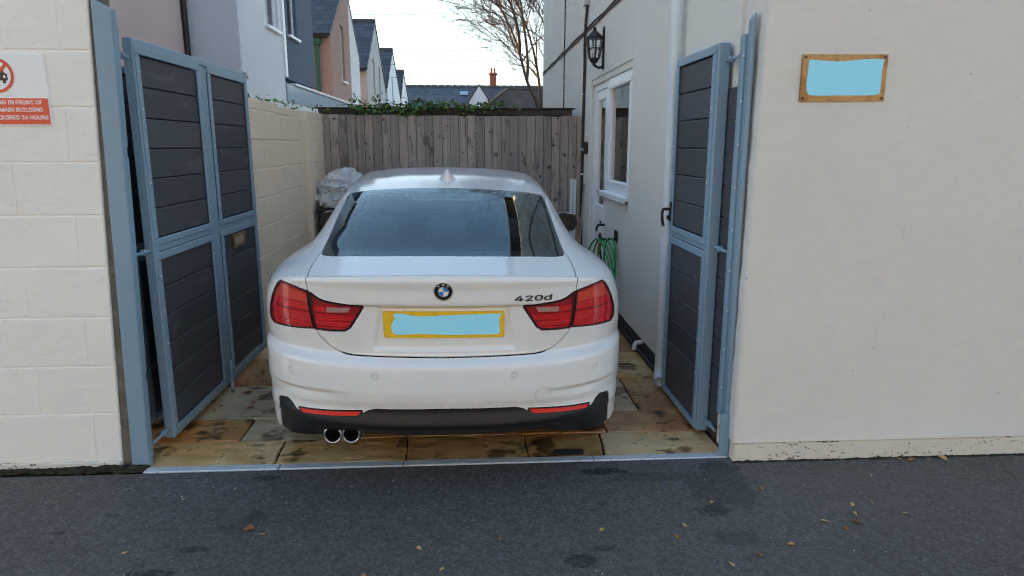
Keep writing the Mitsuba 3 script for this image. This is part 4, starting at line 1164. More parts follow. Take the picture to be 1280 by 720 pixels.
# cross sections: (nominal y, warp of the tail's curve that is left, key points centre -> sill)
KEYS = [
    (0.00, 1.0, OUT),
    (0.13, .96, [(0, 1.036), (.2, 1.034), (.40, 1.028), (.57, 1.016), (.665, 1.000), (.735, .982), (.795, .955), (.842, .918), (.868, .87), (.884, .80), (.892, .70), (.890, .58), (.884, .45), (.880, .34), (.866, .225)]),
    (0.30, .85, [(0, 1.066), (.2, 1.065), (.40, 1.060), (.575, 1.048), (.66, 1.026), (.735, 1.000), (.80, .970), (.855, .928), (.882, .88), (.898, .80), (.904, .70), (.902, .58), (.892, .45), (.884, .34), (.87, .20)]),
    (0.60, .62, [(0, 1.150), (.2, 1.148), (.41, 1.140), (.572, 1.122), (.645, 1.085), (.715, 1.030), (.80, .985), (.862, .935), (.893, .885), (.906, .80), (.911, .70), (.908, .58), (.896, .45), (.884, .34), (.865, .20)]),
    (0.95, .38, [(0, 1.240), (.2, 1.238), (.41, 1.228), (.572, 1.206), (.635, 1.165), (.700, 1.070), (.775, .990), (.855, .940), (.893, .885), (.909, .80), (.9125, .70), (.910, .58), (.898, .45), (.876, .34), (.84, .20)]),
    (1.24, .20, [(0, 1.300), (.2, 1.297), (.41, 1.286), (.575, 1.262), (.632, 1.218), (.695, 1.100), (.765, .980), (.845, .935), (.890, .88), (.907, .80), (.911, .70), (.908, .58), (.896, .45), (.872, .33), (.83, .20)]),
    (1.80, .00, [(0, 1.362), (.2, 1.359), (.41, 1.347), (.580, 1.322), (.640, 1.275), (.705, 1.130), (.775, .965), (.840, .925), (.880, .87), (.898, .80), (.902, .70), (.899, .58), (.887, .45), (.865, .32), (.82, .18)]),
    (2.45, .00, [(0, 1.389), (.2, 1.386), (.41, 1.374), (.585, 1.348), (.648, 1.300), (.715, 1.140), (.785, .955), (.842, .915), (.878, .865), (.897, .80), (.901, .70), (.898, .58), (.886, .45), (.865, .32), (.82, .18)]),
    (2.95, .00, [(0, 1.352), (.2, 1.349), (.40, 1.337), (.570, 1.310), (.640, 1.262), (.715, 1.120), (.790, .945), (.845, .905), (.880, .86), (.899, .80), (.902, .70), (.899, .58), (.887, .45), (.865, .32), (.82, .18)]),
    (3.60, .00, [(0, 1.035), (.2, 1.033), (.40, 1.025), (.60, 1.008), (.690, .985), (.750, .955), (.800, .930), (.850, .895), (.885, .85), (.902, .79), (.905, .70), (.902, .58), (.890, .45), (.868, .33), (.82, .20)]),
    (4.10, -.15, [(0, .930), (.2, .930), (.40, .925), (.58, .912), (.68, .898), (.745, .882), (.800, .862), (.845, .835), (.875, .80), (.890, .75), (.893, .67), (.890, .56), (.878, .44), (.855, .33), (.80, .22)]),
    (4.52, -.55, [(0, .80), (.2, .80), (.38, .795), (.53, .785), (.62, .775), (.69, .76), (.745, .74), (.785, .715), (.810, .69), (.825, .65), (.830, .60), (.828, .52), (.818, .43), (.80, .34), (.76, .25)]),
    (4.638, -.75, [(0, .62), (.2, .62), (.37, .618), (.50, .612), (.59, .605), (.655, .595), (.705, .58), (.74, .56), (.765, .54), (.78, .51), (.785, .48), (.783, .44), (.775, .38), (.755, .32), (.72, .26)]),
]
NK = len(OUT)
tk_ = np.array([k[0] for k in KEYS])
warp = PchipInterpolator(tk_, [k[1] for k in KEYS])
keyx = PchipInterpolator(tk_, np.array([[p[0] for p in k[2]] for k in KEYS]))
keyz = PchipInterpolator(tk_, np.array([[p[1] for p in k[2]] for k in KEYS]))
tt_ = np.unique(np.r_[np.linspace(0, .3, 16), np.linspace(.3, 1.4, 34), np.linspace(1.4, 4.638, 60)])
ss_ = np.linspace(-(NK - 1), NK - 1, 8 * (NK - 1) + 1)
GX, GY, GZ = (np.zeros((len(tt_), len(ss_))) for _ in range(3))
sk_ = np.arange(-(NK - 1), NK)
for i_, t_ in enumerate(tt_):
    kx, kz = keyx(t_), keyz(t_)
    GX[i_] = Akima1DInterpolator(sk_, np.r_[-kx[:0:-1], kx])(ss_)
    GZ[i_] = Akima1DInterpolator(sk_, np.r_[kz[:0:-1], kz])(ss_)
ox, oz = GX[0], GZ[0]
yt0 = tail(ox, oz)
for i_, t_ in enumerate(tt_):
    GY[i_] = t_ + warp(t_) * yt0
SX_, SY_, SZ_ = (RectBivariateSpline(tt_, ss_, g, kx=1, ky=1) for g in (GX, GY, GZ))
FX_, FY_, FZ_ = (RectBivariateSpline(tt_, ss_, g, kx=2, ky=2) for g in (GX, GY, GZ))


def loft_map(s, t):
    return np.c_[FX_.ev(t, s), FY_.ev(t, s), FZ_.ev(t, s)]


def car_world(p, leaning=True):
    p = np.array(p, float)
    if leaning:
        p[:, 2] -= CAR_LEAN * p[:, 0]
    c, s = math.cos(CAR_YAW), math.sin(CAR_YAW)
    return np.c_[CAR[0] + c * p[:, 0] - s * p[:, 1], CAR[1] + s * p[:, 0] + c * p[:, 1], p[:, 2]]


def carm(m, leaning=True):
    return trimesh.Trimesh(car_world(np.array(m.vertices), leaning), m.faces, process=False)


def patch(poly, fmap, hu, hv, depth=0.007, lift=0.0, outward=1, rim=True):
    """The part of a surface fmap(u, v) that lies inside the polygon, its edge turned inwards by depth."""
    if poly.is_empty:
        return None
    parts = []
    for g in getattr(poly, 'geoms', [poly]):
        if g.geom_type != 'Polygon' or g.area < 1e-8:
            continue
        g = g.segmentize(min(hu, hv) * 1.5) if hu < .05 else g
        x0, y0, x1, y1 = g.bounds
        us, vs = np.arange(math.floor(x0 / hu), math.ceil(x1 / hu) + 1) * hu, np.arange(math.floor(y0 / hv), math.ceil(y1 / hv) + 1) * hv
        A, Bq = np.meshgrid(us[:-1], vs[:-1], indexing='ij')
        A, Bq = A.ravel(), Bq.ravel()
        shapely.prepare(g)
        cells = shapely.box(A, Bq, A + hu, Bq + hv)
        inn = shapely.contains_properly(g, cells)
        tch = shapely.intersects(g, cells) & ~inn
        P, F, o = [], [], 0
        if inn.any():
            a, b = A[inn], Bq[inn]
            q = np.stack([np.c_[a, b], np.c_[a + hu, b], np.c_[a + hu, b + hv], np.c_[a, b + hv]], 1).reshape(-1, 2)
            k = np.arange(len(a)) * 4
            P.append(q)
            F.append(np.vstack([np.c_[k, k + 1, k + 2], np.c_[k, k + 2, k + 3]]))
            o = len(q)
        clip = shapely.intersection(cells[tch], g)
        for c in clip:
            for cc in getattr(c, 'geoms', [c]):
                if cc.geom_type != 'Polygon' or cc.area < 1e-10:
                    continue
                q = np.array(cc.exterior.coords)[:-1]
                if not cc.exterior.is_ccw:
                    q = q[::-1]
                if len(cc.interiors) == 0 and abs(cc.convex_hull.area - cc.area) < 1e-9:
                    f = np.array([[0, i, i + 1] for i in range(1, len(q) - 1)])
                else:
                    q, f = trimesh.creation.triangulate_polygon(cc, engine='earcut')
                    q, f = np.array(q), np.array(f)
                    e1, e2 = q[f[:, 1]] - q[f[:, 0]], q[f[:, 2]] - q[f[:, 0]]
                    s = e1[:, 0] * e2[:, 1] - e1[:, 1] * e2[:, 0]
                    f[s < 0] = f[s < 0][:, ::-1]
                P.append(q)
                F.append(f + o)
                o += len(q)
        P, F = np.vstack(P), np.vstack(F)
        key = np.round(P / (min(hu, hv) * 1e-4)).astype(np.int64)
        _, first, inv = np.unique(key, axis=0, return_index=True, return_inverse=True)
        inv = inv.ravel()
        P, F = P[first], inv[F]
        F = F[(F[:, 0] != F[:, 1]) & (F[:, 1] != F[:, 2]) & (F[:, 0] != F[:, 2])]
        e = 1e-4
        X = fmap(P[:, 0], P[:, 1])
        du = fmap(P[:, 0] + e, P[:, 1]) - fmap(P[:, 0] - e, P[:, 1])
        dv = fmap(P[:, 0], P[:, 1] + e) - fmap(P[:, 0], P[:, 1] - e)
        n = np.cross(du, dv) * outward
        n /= np.maximum(np.linalg.norm(n, axis=1, keepdims=True), 1e-12)
        if outward < 0:
            F = F[:, ::-1]
        X = X + n * lift
        V, FF = X, [F]
        if rim and depth > 0:
            ed = np.vstack([F[:, [0, 1]], F[:, [1, 2]], F[:, [2, 0]]])
            code = ed[:, 0].astype(np.int64) * len(P) + ed[:, 1]
            back = ed[:, 1].astype(np.int64) * len(P) + ed[:, 0]
            bd = ed[~np.isin(code, back)]
            used = np.unique(bd)
            m_ = np.full(len(P), -1)
            m_[used] = len(P) + np.arange(len(used))
            V = np.vstack([X, X[used] - n[used] * depth])
            a, b = bd[:, 0], bd[:, 1]
            FF += [np.c_[b, a, m_[a]], np.c_[b, m_[a], m_[b]]]
        parts.append(trimesh.Trimesh(V, np.vstack(FF), process=False))
    return cat_(parts) if parts else None


CARK = thing('parked_car', 'white hatchback coupe parked nose in between the open gates', 'car')


def sym(p):
    return [(-x, z) for x, z in p]


def cpart(name, m, mt, parent=None, smooth=35, leaning=True, **kw):
    return obj(name, carm(m, leaning), mt, parent or CARK, smooth=smooth, **kw)


G = .0028
hT = .0075
dom = Polygon([(-x, z) for x, z in OUT[::-1]] + OUT[1:] + [(.70, .222), (.40, .206), (0, .200), (-.40, .206), (-.70, .222)])


def smoothed(p, r=.006):
    return Polygon(p).buffer(-r).buffer(2 * r).buffer(-r)


outerR = smoothed([(.5915, .924), (.665, .941), (.728, .952), (.750, .936), (.772, .904), (.794, .862), (.812, .815), (.820, .775), (.815, .748), (.795, .733), (.68, .742), (.572, .752), (.580, .80), (.586, .85)], .005)
innerR = smoothed([(.588, .922), (.566, .909), (.545, .896), (.52, .886), (.47, .8785), (.345, .868), (.372, .824), (.408, .770), (.432, .754), (.50, .750), (.5685, .7515), (.576, .80), (.582, .85)], .005)
mir = lambda g: shapely.affinity.scale(g, -1, 1, origin=(0, 0))
lid = Polygon([(-.600, 1.05), (.600, 1.05), (.597, .985), (.5905, .935), (.5895, .92), (.584, .85), (.577, .80), (.570, .7515), (.548, .722), (.515, .688), (.49, .668), (.467, .655), (.435, .646), (.40, .643), (0, .640),
               (-.40, .643), (-.435, .646), (-.467, .655), (-.49, .668), (-.515, .688), (-.548, .722), (-.570, .7515), (-.577, .80), (-.584, .85), (-.5895, .92), (-.5905, .935), (-.597, .985)]).intersection(dom)
diff = Polygon([(.792, .366), (.778, .388), (.730, .398), (.708, .385), (.684, .362), (.655, .352), (.40, .3715), (.366, .384), (.340, .400), (.31, .408), (0, .411)] +
               [(-.31, .408), (-.340, .400), (-.366, .384), (-.40, .3715), (-.655, .352), (-.684, .362), (-.708, .385), (-.730, .398), (-.778, .388), (-.792, .366), (-.790, .10), (.790, .10)])
refl = [Polygon([(.668, .3705), (.52, .3825), (.372, .3945), (.392, .3745), (.657, .3545)])]
refl.append(mir(refl[0]))
diffb = diff.union(shapely.union_all(refl).buffer(.004)).buffer(.001)
lamps_all = shapely.union_all([outerR, innerR, mir(outerR), mir(innerR)])
eye = Point(.436, .462).buffer(.036, 24)
sens = [Point(x, z).buffer(.0125, 16) for x, z in ((-.695, .553), (-.303, .566), (.303, .566), (.695, .553))]
# white panels
lid_face = lid.difference(lamps_all.buffer(G * .6)).buffer(-G)
wing = dom.difference(lid).difference(lamps_all.buffer(G * .6)).difference(diffb.buffer(G)).difference(eye.buffer(.0016)).difference(shapely.union_all([s.buffer(.0018) for s in sens]))
bump = wing.difference(lid.buffer(G))
lk = cpart('tailgate', patch(lid_face, tail_map, hT, hT), 'car_white')
bk = cpart('rear_bumper', patch(bump, tail_map, hT, hT, rim=True), 'car_white')
cpart('tow_eye_cover', patch(eye, tail_map, hT, hT), 'car_white', bk)
for s in sens:
    sk_k = cpart('parking_sensor', patch(s, tail_map, .006, .006, lift=-.0005), 'car_white', bk)
cpart('diffuser', patch(diffb.intersection(dom).difference(shapely.union_all([r.buffer(.001) for r in refl])).buffer(-.0005), tail_map, .005, .005, lift=-.004), 'diffuser_black')
for r in refl:
    cpart('reflector', patch(r, tail_map, hT, hT, lift=-.003), 'reflector_red', label='red reflector strip in the dark lower bumper')
# everything behind the gaps is dark
cpart('inner_shell', patch(dom.buffer(-.012), tail_map, .02, .015, lift=-.016, rim=False), 'car_gap')

# lamps: coloured chambers in relief behind a clear red-tinted lens with a dark rim
def ribbed(u, v):
    return np.c_[u, tail(u, v) + .0016 * np.cos(v * 2 * math.pi / .0105), v]


def lamp(side, outer):
    m_ = (lambda g: g) if side > 0 else mir
    shp = outerR if outer else innerR
    k = cpart('tail_lamp', patch(m_(shp.buffer(-.0006).difference(shp.buffer(-.0062))), tail_map, .006, .006, lift=.0015), 'lens_border', smooth=30)
    cpart('housing', patch(m_(shp.buffer(-.004)), tail_map, .012, .012, lift=-.0125, rim=False), 'lamp_red_dark', k)
    inside = shp.buffer(-.0062)
    if outer:
        bands = [('amber_chamber', [(.59, .862), (.66, .872), (.80, .872), (.78, .93), (.74, .935), (.59, .905)], 'lamp_amber', -.008),
                 ('red_chamber', [(.5, .9065), (.74, .9365), (.75, .99), (.5, .99)], 'lamp_red', -.009),
                 ('light_bar', [(.5, .858), (.9, .868), (.9, .838), (.5, .828)], 'lamp_red', -.007),
                 ('light_bar', [(.5, .822), (.9, .832), (.9, .800), (.5, .792)], 'lamp_red', -.005),
                 ('light_bar', [(.5, .786), (.9, .792), (.9, .70), (.5, .70)], 'lamp_red', -.008)]
    else:
        bands = [('red_chamber', [(.3, .99), (.7, .99), (.7, .858), (.522, .858), (.40, .8625), (.3, .8625)], 'lamp_red_dark', -.010),
                 ('reverse_light', [(.402, .859), (.512, .855), (.512, .833), (.415, .837)], 'lamp_clear', -.006),
                 ('light_bar', [(.516, .855), (.7, .855), (.7, .830), (.516, .830)], 'lamp_red', -.008),
                 ('light_bar', [(.3, .828), (.7, .826), (.7, .795), (.3, .800)], 'lamp_red', -.006),
                 ('light_bar', [(.3, .794), (.7, .789), (.7, .768), (.3, .775)], 'lamp_red', -.004),
                 ('light_bar', [(.3, .768), (.7, .762), (.7, .70), (.3, .70)], 'lamp_red', -.009)]
    for nm, q, mt, lf in bands:
        g = Polygon(q).intersection(inside)
        pm = patch(m_(g), ribbed, .009, .0022, lift=lf, depth=.006) if nm == 'light_bar' else patch(m_(g), tail_map, .009, .009, lift=lf, depth=.006)
        if pm is not None:
            cpart(nm, pm, mt, k)
    cpart('lens', patch(m_(shp.buffer(-.006)), tail_map, .009, .009, lift=.0005, rim=False), 'lens_clear', k)


for sd in (-1, 1):
    lamp(sd, True)
    lamp(sd, False)

# number plate, its letters hidden by a pale blue blank in the photograph
def on_tail(name, poly, mt, lift, parent=None, h=.012, depth=.004, **kw):
    return cpart(name, patch(poly, tail_map, h, h, lift=lift, depth=depth), mt, parent, **kw)


pk = on_tail('number_plate', sbox(-.262, .728, .262, .846).buffer(-.006).buffer(.006), 'plate_yellow', .010, depth=.008, label='yellow number plate with a pale blue redaction patch')
bl = np.array([(-.222, .80), (-.228, .770), (-.220, .748), (-.19, .742), (-.10, .746), (0, .742), (.12, .742), (.22, .741), (.242, .752), (.240, .79), (.244, .825), (.232, .835), (.10, .833), (0, .830), (-.11, .826), (-.17, .836), (-.215, .834), (-.212, .815)])
bl = np.vstack([bl, bl[:1]])
cs = CubicSpline(np.arange(len(bl)), bl, bc_type='periodic')(np.linspace(0, len(bl) - 1, 100)[:-1])
on_tail('blank', Polygon(cs), 'redaction_blue', .0108, pk, depth=.0006)
# round badge in quarters
on_b = lambda n, g, mt, lf, p=None: on_tail(n, g, mt, lf, p, h=.008, depth=.004)
bx_, bz_ = 0.0, .9435
rb = on_b('round_badge', Point(bx_, bz_).buffer(.0385, 40), 'badge_black', .005)
on_b('ring', Point(bx_, bz_).buffer(.0400, 40).difference(Point(bx_, bz_).buffer(.0372, 40)), 'chrome', .0062, rb)
on_b('ring', Point(bx_, bz_).buffer(.0236, 40).difference(Point(bx_, bz_).buffer(.0220, 40)), 'chrome', .0062, rb)
disc = Point(bx_, bz_).buffer(.0219, 40)
for q0, mt in ((sbox(bx_, bz_, bx_ + 1, bz_ + 1), 'badge_blue'), (sbox(bx_ - 1, bz_, bx_, bz_ + 1), 'badge_white'), (sbox(bx_ - 1, bz_ - 1, bx_, bz_), 'badge_blue'), (sbox(bx_, bz_ - 1, bx_ + 1, bz_), 'badge_white')):
    # seen from behind the car the white quarters stand upper right and lower left of the photograph's badge
    on_b('quarter', shapely.affinity.scale(disc.intersection(q0), 1, 1, origin=(bx_, bz_)), mt, .0058, rb)
for chx, a in (('B', 128), ('M', 90), ('W', 52)):
    m = meshkit.text_mesh(chx, .0085, .0008, True)
    v = np.array(m.vertices)
    v[:, 0] -= v[:, 0].mean()
    r_ = math.radians(a - 90)
    px, pz = bx_ + .0265 * math.cos(math.radians(a)), bz_ + .0265 * math.sin(math.radians(a))
    vx, vz = v[:, 0] * math.cos(r_) - v[:, 1] * math.sin(r_) + px, v[:, 0] * math.sin(r_) + v[:, 1] * math.cos(r_) + pz
    cpart('letter', trimesh.Trimesh(np.c_[vx, tail(vx, vz) - .0056 - v[:, 2], vz], m.faces, process=False), 'badge_white', rb, smooth=False)
# model lettering
m = meshkit.text_mesh('420d', .0235, .0030, True)
v = np.array(m.vertices)
w_ = v[:, 0].max()
vx = .300 + v[:, 0] * (.172 / w_)
vz = .8945 + v[:, 1] + .04 * (vx - .3) * 0
vx = vx + .16 * v[:, 1]
cpart('badge_lettering', trimesh.Trimesh(np.c_[vx, tail(vx, vz) - .0015 - v[:, 2], vz], m.faces, process=False), 'pipe_brown' if False else 'trim_dark', smooth=False)

# body in loft parameters (s = key index across, t = metres along)
TE = 4.638
hs, ht = .25, .03
full = sbox(-13.999, 0, 13.999, TE)
gb = np.array([(-3.02, .30), (-2.9, .262), (-2.6, .245), (0, .245), (2.6, .245), (2.9, .262), (3.02, .30), (2.98, 1.215), (2.85, 1.255), (0, 1.262), (-2.85, 1.255), (-2.98, 1.215)])
glassp = Polygon(gb)
deck = Polygon([(-3.24, 0), (-3.22, .05), (-3.17, .16), (-3.10, .26), (-3.03, .31), (-2.9, .262), (-2.6, .245), (2.6, .245), (2.9, .262), (3.03, .31), (3.10, .26), (3.17, .16), (3.22, .05), (3.24, 0)])
deck = deck.buffer(0)
shield = Polygon([(-3.1, 3.02), (3.1, 3.02), (3.5, 3.52), (-3.5, 3.52)])
sideR = Polygon([(4.35, 1.05), (4.25, 1.6), (4.15, 2.3), (4.20, 2.95), (4.7, 3.15), (5.75, 3.35), (5.9, 2.5), (5.85, 1.2), (5.3, .98)])
side = [sideR, mir(sideR)]
gapw = shapely.affinity.scale
# in these parameters a gap of a few millimetres is about .02 in s and .004 in t
def inset(g, a=.014, b=.0035):
    g2 = shapely.affinity.scale(g, 1 / a, 1 / b, origin=(0, 0)).buffer(-1)
    return shapely.affinity.scale(g2, a, b, origin=(0, 0))


def outset(g, a=.014, b=.0035):
    g2 = shapely.affinity.scale(g, 1 / a, 1 / b, origin=(0, 0)).buffer(1)
    return shapely.affinity.scale(g2, a, b, origin=(0, 0))


arch_t = []
shell = full.difference(outset(glassp)).difference(outset(deck, .034, .006)).difference(outset(shield)).difference(shapely.union_all(side))
bm = patch(shell, loft_map, hs, ht, depth=.010)
# wheel arches
AX = (1.052, 3.862)
v = np.array(bm.vertices)
c_ = v[bm.faces].mean(1)
keep = np.ones(len(bm.faces), bool)
for ya in AX:
    keep &= ~((np.hypot(c_[:, 1] - ya, c_[:, 2] - .325) < .352) & (np.abs(c_[:, 0]) > .6))
bm = trimesh.Trimesh(v, bm.faces[keep], process=False)
for ya in AX:
    d_ = np.hypot(v[:, 1] - ya, v[:, 2] - .325)
    s_ = (np.abs(v[:, 0]) > .6) & (d_ < .39) & (d_ > .30)
    k_ = .352 / d_[s_]
    v[s_, 1] = ya + (v[s_, 1] - ya) * k_
    v[s_, 2] = .325 + (v[s_, 2] - .325) * k_
bm = trimesh.Trimesh(v, bm.faces, process=False)
body = cpart('body', bm, 'car_white')
cpart('tailgate_deck', patch(inset(deck.union(sbox(-3.235, -.001, 3.235, .004))).union(Polygon([(-3.22, 0), (3.22, 0), (3.21, .01), (-3.21, .01)])), loft_map, .2, .02, depth=.008), 'car_white', lk)
gs_, gt_ = np.meshgrid(np.linspace(-3, 3, 61), np.linspace(.25, 1.26, 60))
gp_ = loft_map(gs_.ravel(), gt_.ravel())
basis = lambda x, y: np.stack([x ** (2 * i) * y ** j for i in range(4) for j in range(5 - i)], 1)
coef_ = np.linalg.lstsq(basis(gp_[:, 0], gp_[:, 1]), gp_[:, 2], rcond=None)[0]


def glass_map(s, t):
    p = loft_map(s, t)
    p[:, 2] = basis(p[:, 0], p[:, 1]) @ coef_
    return p


wk = cpart('rear_window', patch(inset(glassp), glass_map, .2, .03, depth=.003, rim=False), 'car_glass', smooth=True)
inner = inset(glassp, .50, .075)
inner = Polygon([(-2.62, .36), (-2.45, .325), (0, .315), (2.45, .325), (2.62, .36), (2.58, 1.10), (2.35, 1.16), (0, 1.175), (-2.35, 1.16), (-2.58, 1.10)])
frame_ = inset(glassp).difference(inner.buffer(.0))
cpart('border', patch(frame_, glass_map, .2, .03, lift=-.004, depth=.004), 'badge_black', wk, label='black border printed round the rear window')
cpart('windscreen', patch(inset(shield), loft_map, .3, .05, rim=False), 'car_glass')
for g in side:
    cpart('side_window', patch(g, loft_map, .2, .05, lift=-.004, depth=.004), 'badge_black' if False else 'car_glass', smooth=35)
# dark lining behind the seams
seam = shapely.union_all([outset(glassp, .12, .03).difference(inset(glassp, .10, .025)), outset(deck, .12, .03).difference(inset(deck, .12, .03)).intersection(full)])
cpart('seam_lining', patch(seam, loft_map, .2, .03, lift=-.012, rim=False), 'car_gap')
# rear spoiler lip of the roof end, aerial fin
fb = np.array([(0, 1.52)])
fy, fz = 1.50, float(loft_map(np.array([0.0]), np.array([1.50]))[0, 2])
V, F = [], []
prof = [(0, .0), (.012, .030), (.030, .062), (.045, .070), (.058, .068), (.085, .050), (.115, .026), (.14, .0)]
nb = 12
for i, hgt in enumerate(np.linspace(0, 1, nb)):
    z = .070 * hgt
    ys0 = np.interp(z, [0, .030, .062, .070], [0, .014, .036, .046])
    ys1 = np.interp(z, [0, .026, .050, .068, .070], [.150, .115, .085, .060, .050])
    wd = .050 * (1 - hgt) ** .8 * (1 - .35 * hgt) + .0035
    if hgt < .12:
        wd = .054 - .06 * hgt
    a = np.linspace(0, 2 * np.pi, 28, endpoint=False)
    cy = (ys0 + ys1) / 2
    V.append(np.c_[wd * np.sin(a) * (1 - .25 * np.cos(a)), fy - .02 + cy - (ys1 - ys0) / 2 * np.cos(a), np.full(28, z)])
V = np.vstack(V)
V[:, 2] += loft_map(V[:, 0] * 5, np.clip(V[:, 1], 0, 4))[:, 2] - .003
F = []
for i in range(nb - 1):
    for k_ in range(28):
        a, b = i * 28 + k_, i * 28 + (k_ + 1) % 28
        F += [[a, a + 28, b + 28], [a, b + 28, b]]
F += [[(nb - 1) * 28, (nb - 1) * 28 + k_ + 1, (nb - 1) * 28 + k_] for k_ in range(1, 27)]
fin = trimesh.Trimesh(V, F, process=False)
fin.fix_normals()
cpart('aerial_fin', fin, 'car_white', smooth=45, label='white shark fin aerial on the roof')
# exhaust
for x in (-.525, -.441):
    ring_o = tube([(x, .16, .238), (x, .30, .238)], [.041, .041], 28, caps=False)
    ring_i = tube([(x, .30, .238), (x, .161, .238)], [.034, .034], 28, caps=False)
    ring_i = trimesh.Trimesh(ring_i.vertices, ring_i.faces[:, ::-1], process=False)
    lipm = trimesh.creation.torus(.0375, .0045, 28, 10)
    lipm = moved(rot(lipm, 90, [1, 0, 0]), x, .160, .238)
    ek = cpart('exhaust_tip', cat_([ring_o, lipm]), 'chrome', smooth=40)
    cpart('bore', cat_([ring_i, moved(rot(trimesh.creation.cylinder(radius=.034, height=.004, sections=24), 90, [1, 0, 0]), x, .29, .238)]), 'black_metal', ek, smooth=40)
cpart('silencer', moved(rot(trimesh.creation.capsule(height=.40, radius=.10, count=[16, 12]), 90, [0, 1, 0]), -.40, .46, .30), 'trim_dark', smooth=True)
cpart('underbody', box(-.76, .76, .55, 4.45, .22, .30, .03), 'car_gap')
# wheels
for ya in AX:
    for sx in (-1, 1):
        r_ = .325
        xo = .895 * 1.0
        pr_ = [(.205, -.10), (.225, -.108), (.27, -.112), (.305, -.108), (.320, -.085), (.325, -.03), (.325, .03), (.320, .085), (.305, .108), (.27, .112), (.225, .108), (.205, .10)]
        a = np.linspace(0, 2 * np.pi, 49)[:-1]
        V = np.vstack([np.c_[np.full(48, o), r * np.cos(a), r * np.sin(a)] for r, o in pr_])
        F = []
        for i in range(len(pr_)):
            j = (i + 1) % len(pr_)
            for k_ in range(48):
                q, w_ = i * 48 + k_, i * 48 + (k_ + 1) % 48
                q2, w2 = j * 48 + k_, j * 48 + (k_ + 1) % 48
                F += [[q, w_, w2], [q, w2, q2]]
        ty = trimesh.Trimesh(V + [sx * .785, ya, .325], F, process=False)
        ty.fix_normals()
        wkk = cpart('wheel', ty, 'rubber', smooth=40, leaning=False)
        rim = [tube([(sx * .785 + o, ya, .325 + 0) for o in (-.09, .09)], [.208, .208], 40, caps=False)]
        for q in range(5):
            for dq in (-.13, .13):
                an = q * 2 * math.pi / 5 + dq
                rim.append(tube([(sx * .860, ya + .05 * math.cos(an), .325 + .05 * math.sin(an)), (sx * .868, ya + .205 * math.cos(an), .325 + .205 * math.sin(an))], [.02, .015], 6))
        rim.append(cyl([sx * .83, ya, .325], [sx * .873, ya, .325], .055, 20))
        cpart('rim', cat_(rim), 'alloy', wkk, leaning=False, smooth=40)
        cpart('brake_disc', cyl([sx * .77, ya, .325], [sx * .80, ya, .325], .16, 24), 'galvanised', wkk, leaning=False, smooth=40)
        cpart('arch_liner', trimesh.Trimesh(*[(lambda m: (m.vertices, m.faces[:, ::-1]))(tube([(sx * .64, ya, .325), (sx * .885, ya, .325)], [.36, .36], 32, caps=False))][0], process=False), 'car_gap', leaning=False)
# door mirrors
for sx in (-1, 1):
    q = trimesh.creation.icosphere(subdivisions=3)
    vv = np.array(q.vertices)
    vv = np.sign(vv) * np.abs(vv) ** .7 * np.array([.108, .075, .070])
    vv[:, 1] = np.where(vv[:, 1] < 0, vv[:, 1] * .45, vv[:, 1])
    vv[:, 0] += sx * .925
    vv += [0, 2.72, .955]
    mk = cpart('door_mirror', trimesh.Trimesh(vv, q.faces, process=False), 'car_white', smooth=True)
    gl_ = [(sx * .84, 0.920), (sx * .85, .990), (sx * .92, 1.003), (sx * 1.00, .990), (sx * 1.01, .94), (sx * .99, .905), (sx * .89, .900)]
    pg = Polygon(gl_).buffer(0)
    cpart('shroud', prism(pg.buffer(.024, join_style=1).difference(pg.buffer(-.004)), 2.678, 2.705, 'xz'), 'black_plastic', mk)
    cpart('mirror_glass', prism(pg.buffer(-.003), 2.684, 2.69, 'xz'), 'house_window', mk)
    cpart('arm', tube([(sx * .80, 2.77, .955), (sx * .87, 2.76, .965), (sx * .92, 2.75, .98)], [.025, .022, .02], 10), 'black_plastic', mk, smooth=50)
# cabin
ck_ = cpart('cabin', cat_([box(-.62, .62, .45, 1.15, .84, .93, .02), box(-.70, .70, 1.12, 3.6, .40, .46, .02), box(-.66, .66, 3.35, 3.75, .60, .96, .05), box(-.74, -.70, 1.1, 3.4, .45, .93, .01), box(.70, .74, 1.1, 3.4, .45, .93, .01)]), 'seat_dark')


def seat(x0, x1, y, head=2, hz=1.03):
    s_ = rot(box(x0, x1, y, y + .13, .50, 1.0, .04), -14, [1, 0, 0], [0, y, .5])
    sk2 = cpart('seat_back', s_, 'seat_dark', smooth=40)
    n_ = max(1, head)
    for i in range(n_):
        cx_ = x0 + (x1 - x0) * (i + .5) / n_
        cpart('head_rest', moved(rot(box(-.12, .12, 0, .08, 0, .15, .035), -10, [1, 0, 0]), cx_, y + .0 - .09, hz), 'seat_dark', sk2, smooth=40)
    cpart('cushion', box(x0, x1, y + .14, y + .62, .46, .58, .04), 'seat_dark', sk2, smooth=40)


seat(-.60, .60, 1.18, 3, 1.0)
seat(-.60, -.12, 2.05, 1, 1.06)
seat(.12, .60, 2.05, 1, 1.06)
sw = trimesh.creation.torus(.185, .016, 28, 10)
cpart('steering_wheel', moved(rot(sw, 68, [1, 0, 0]), .36, 3.02, .88), 'trim_dark', smooth=True)

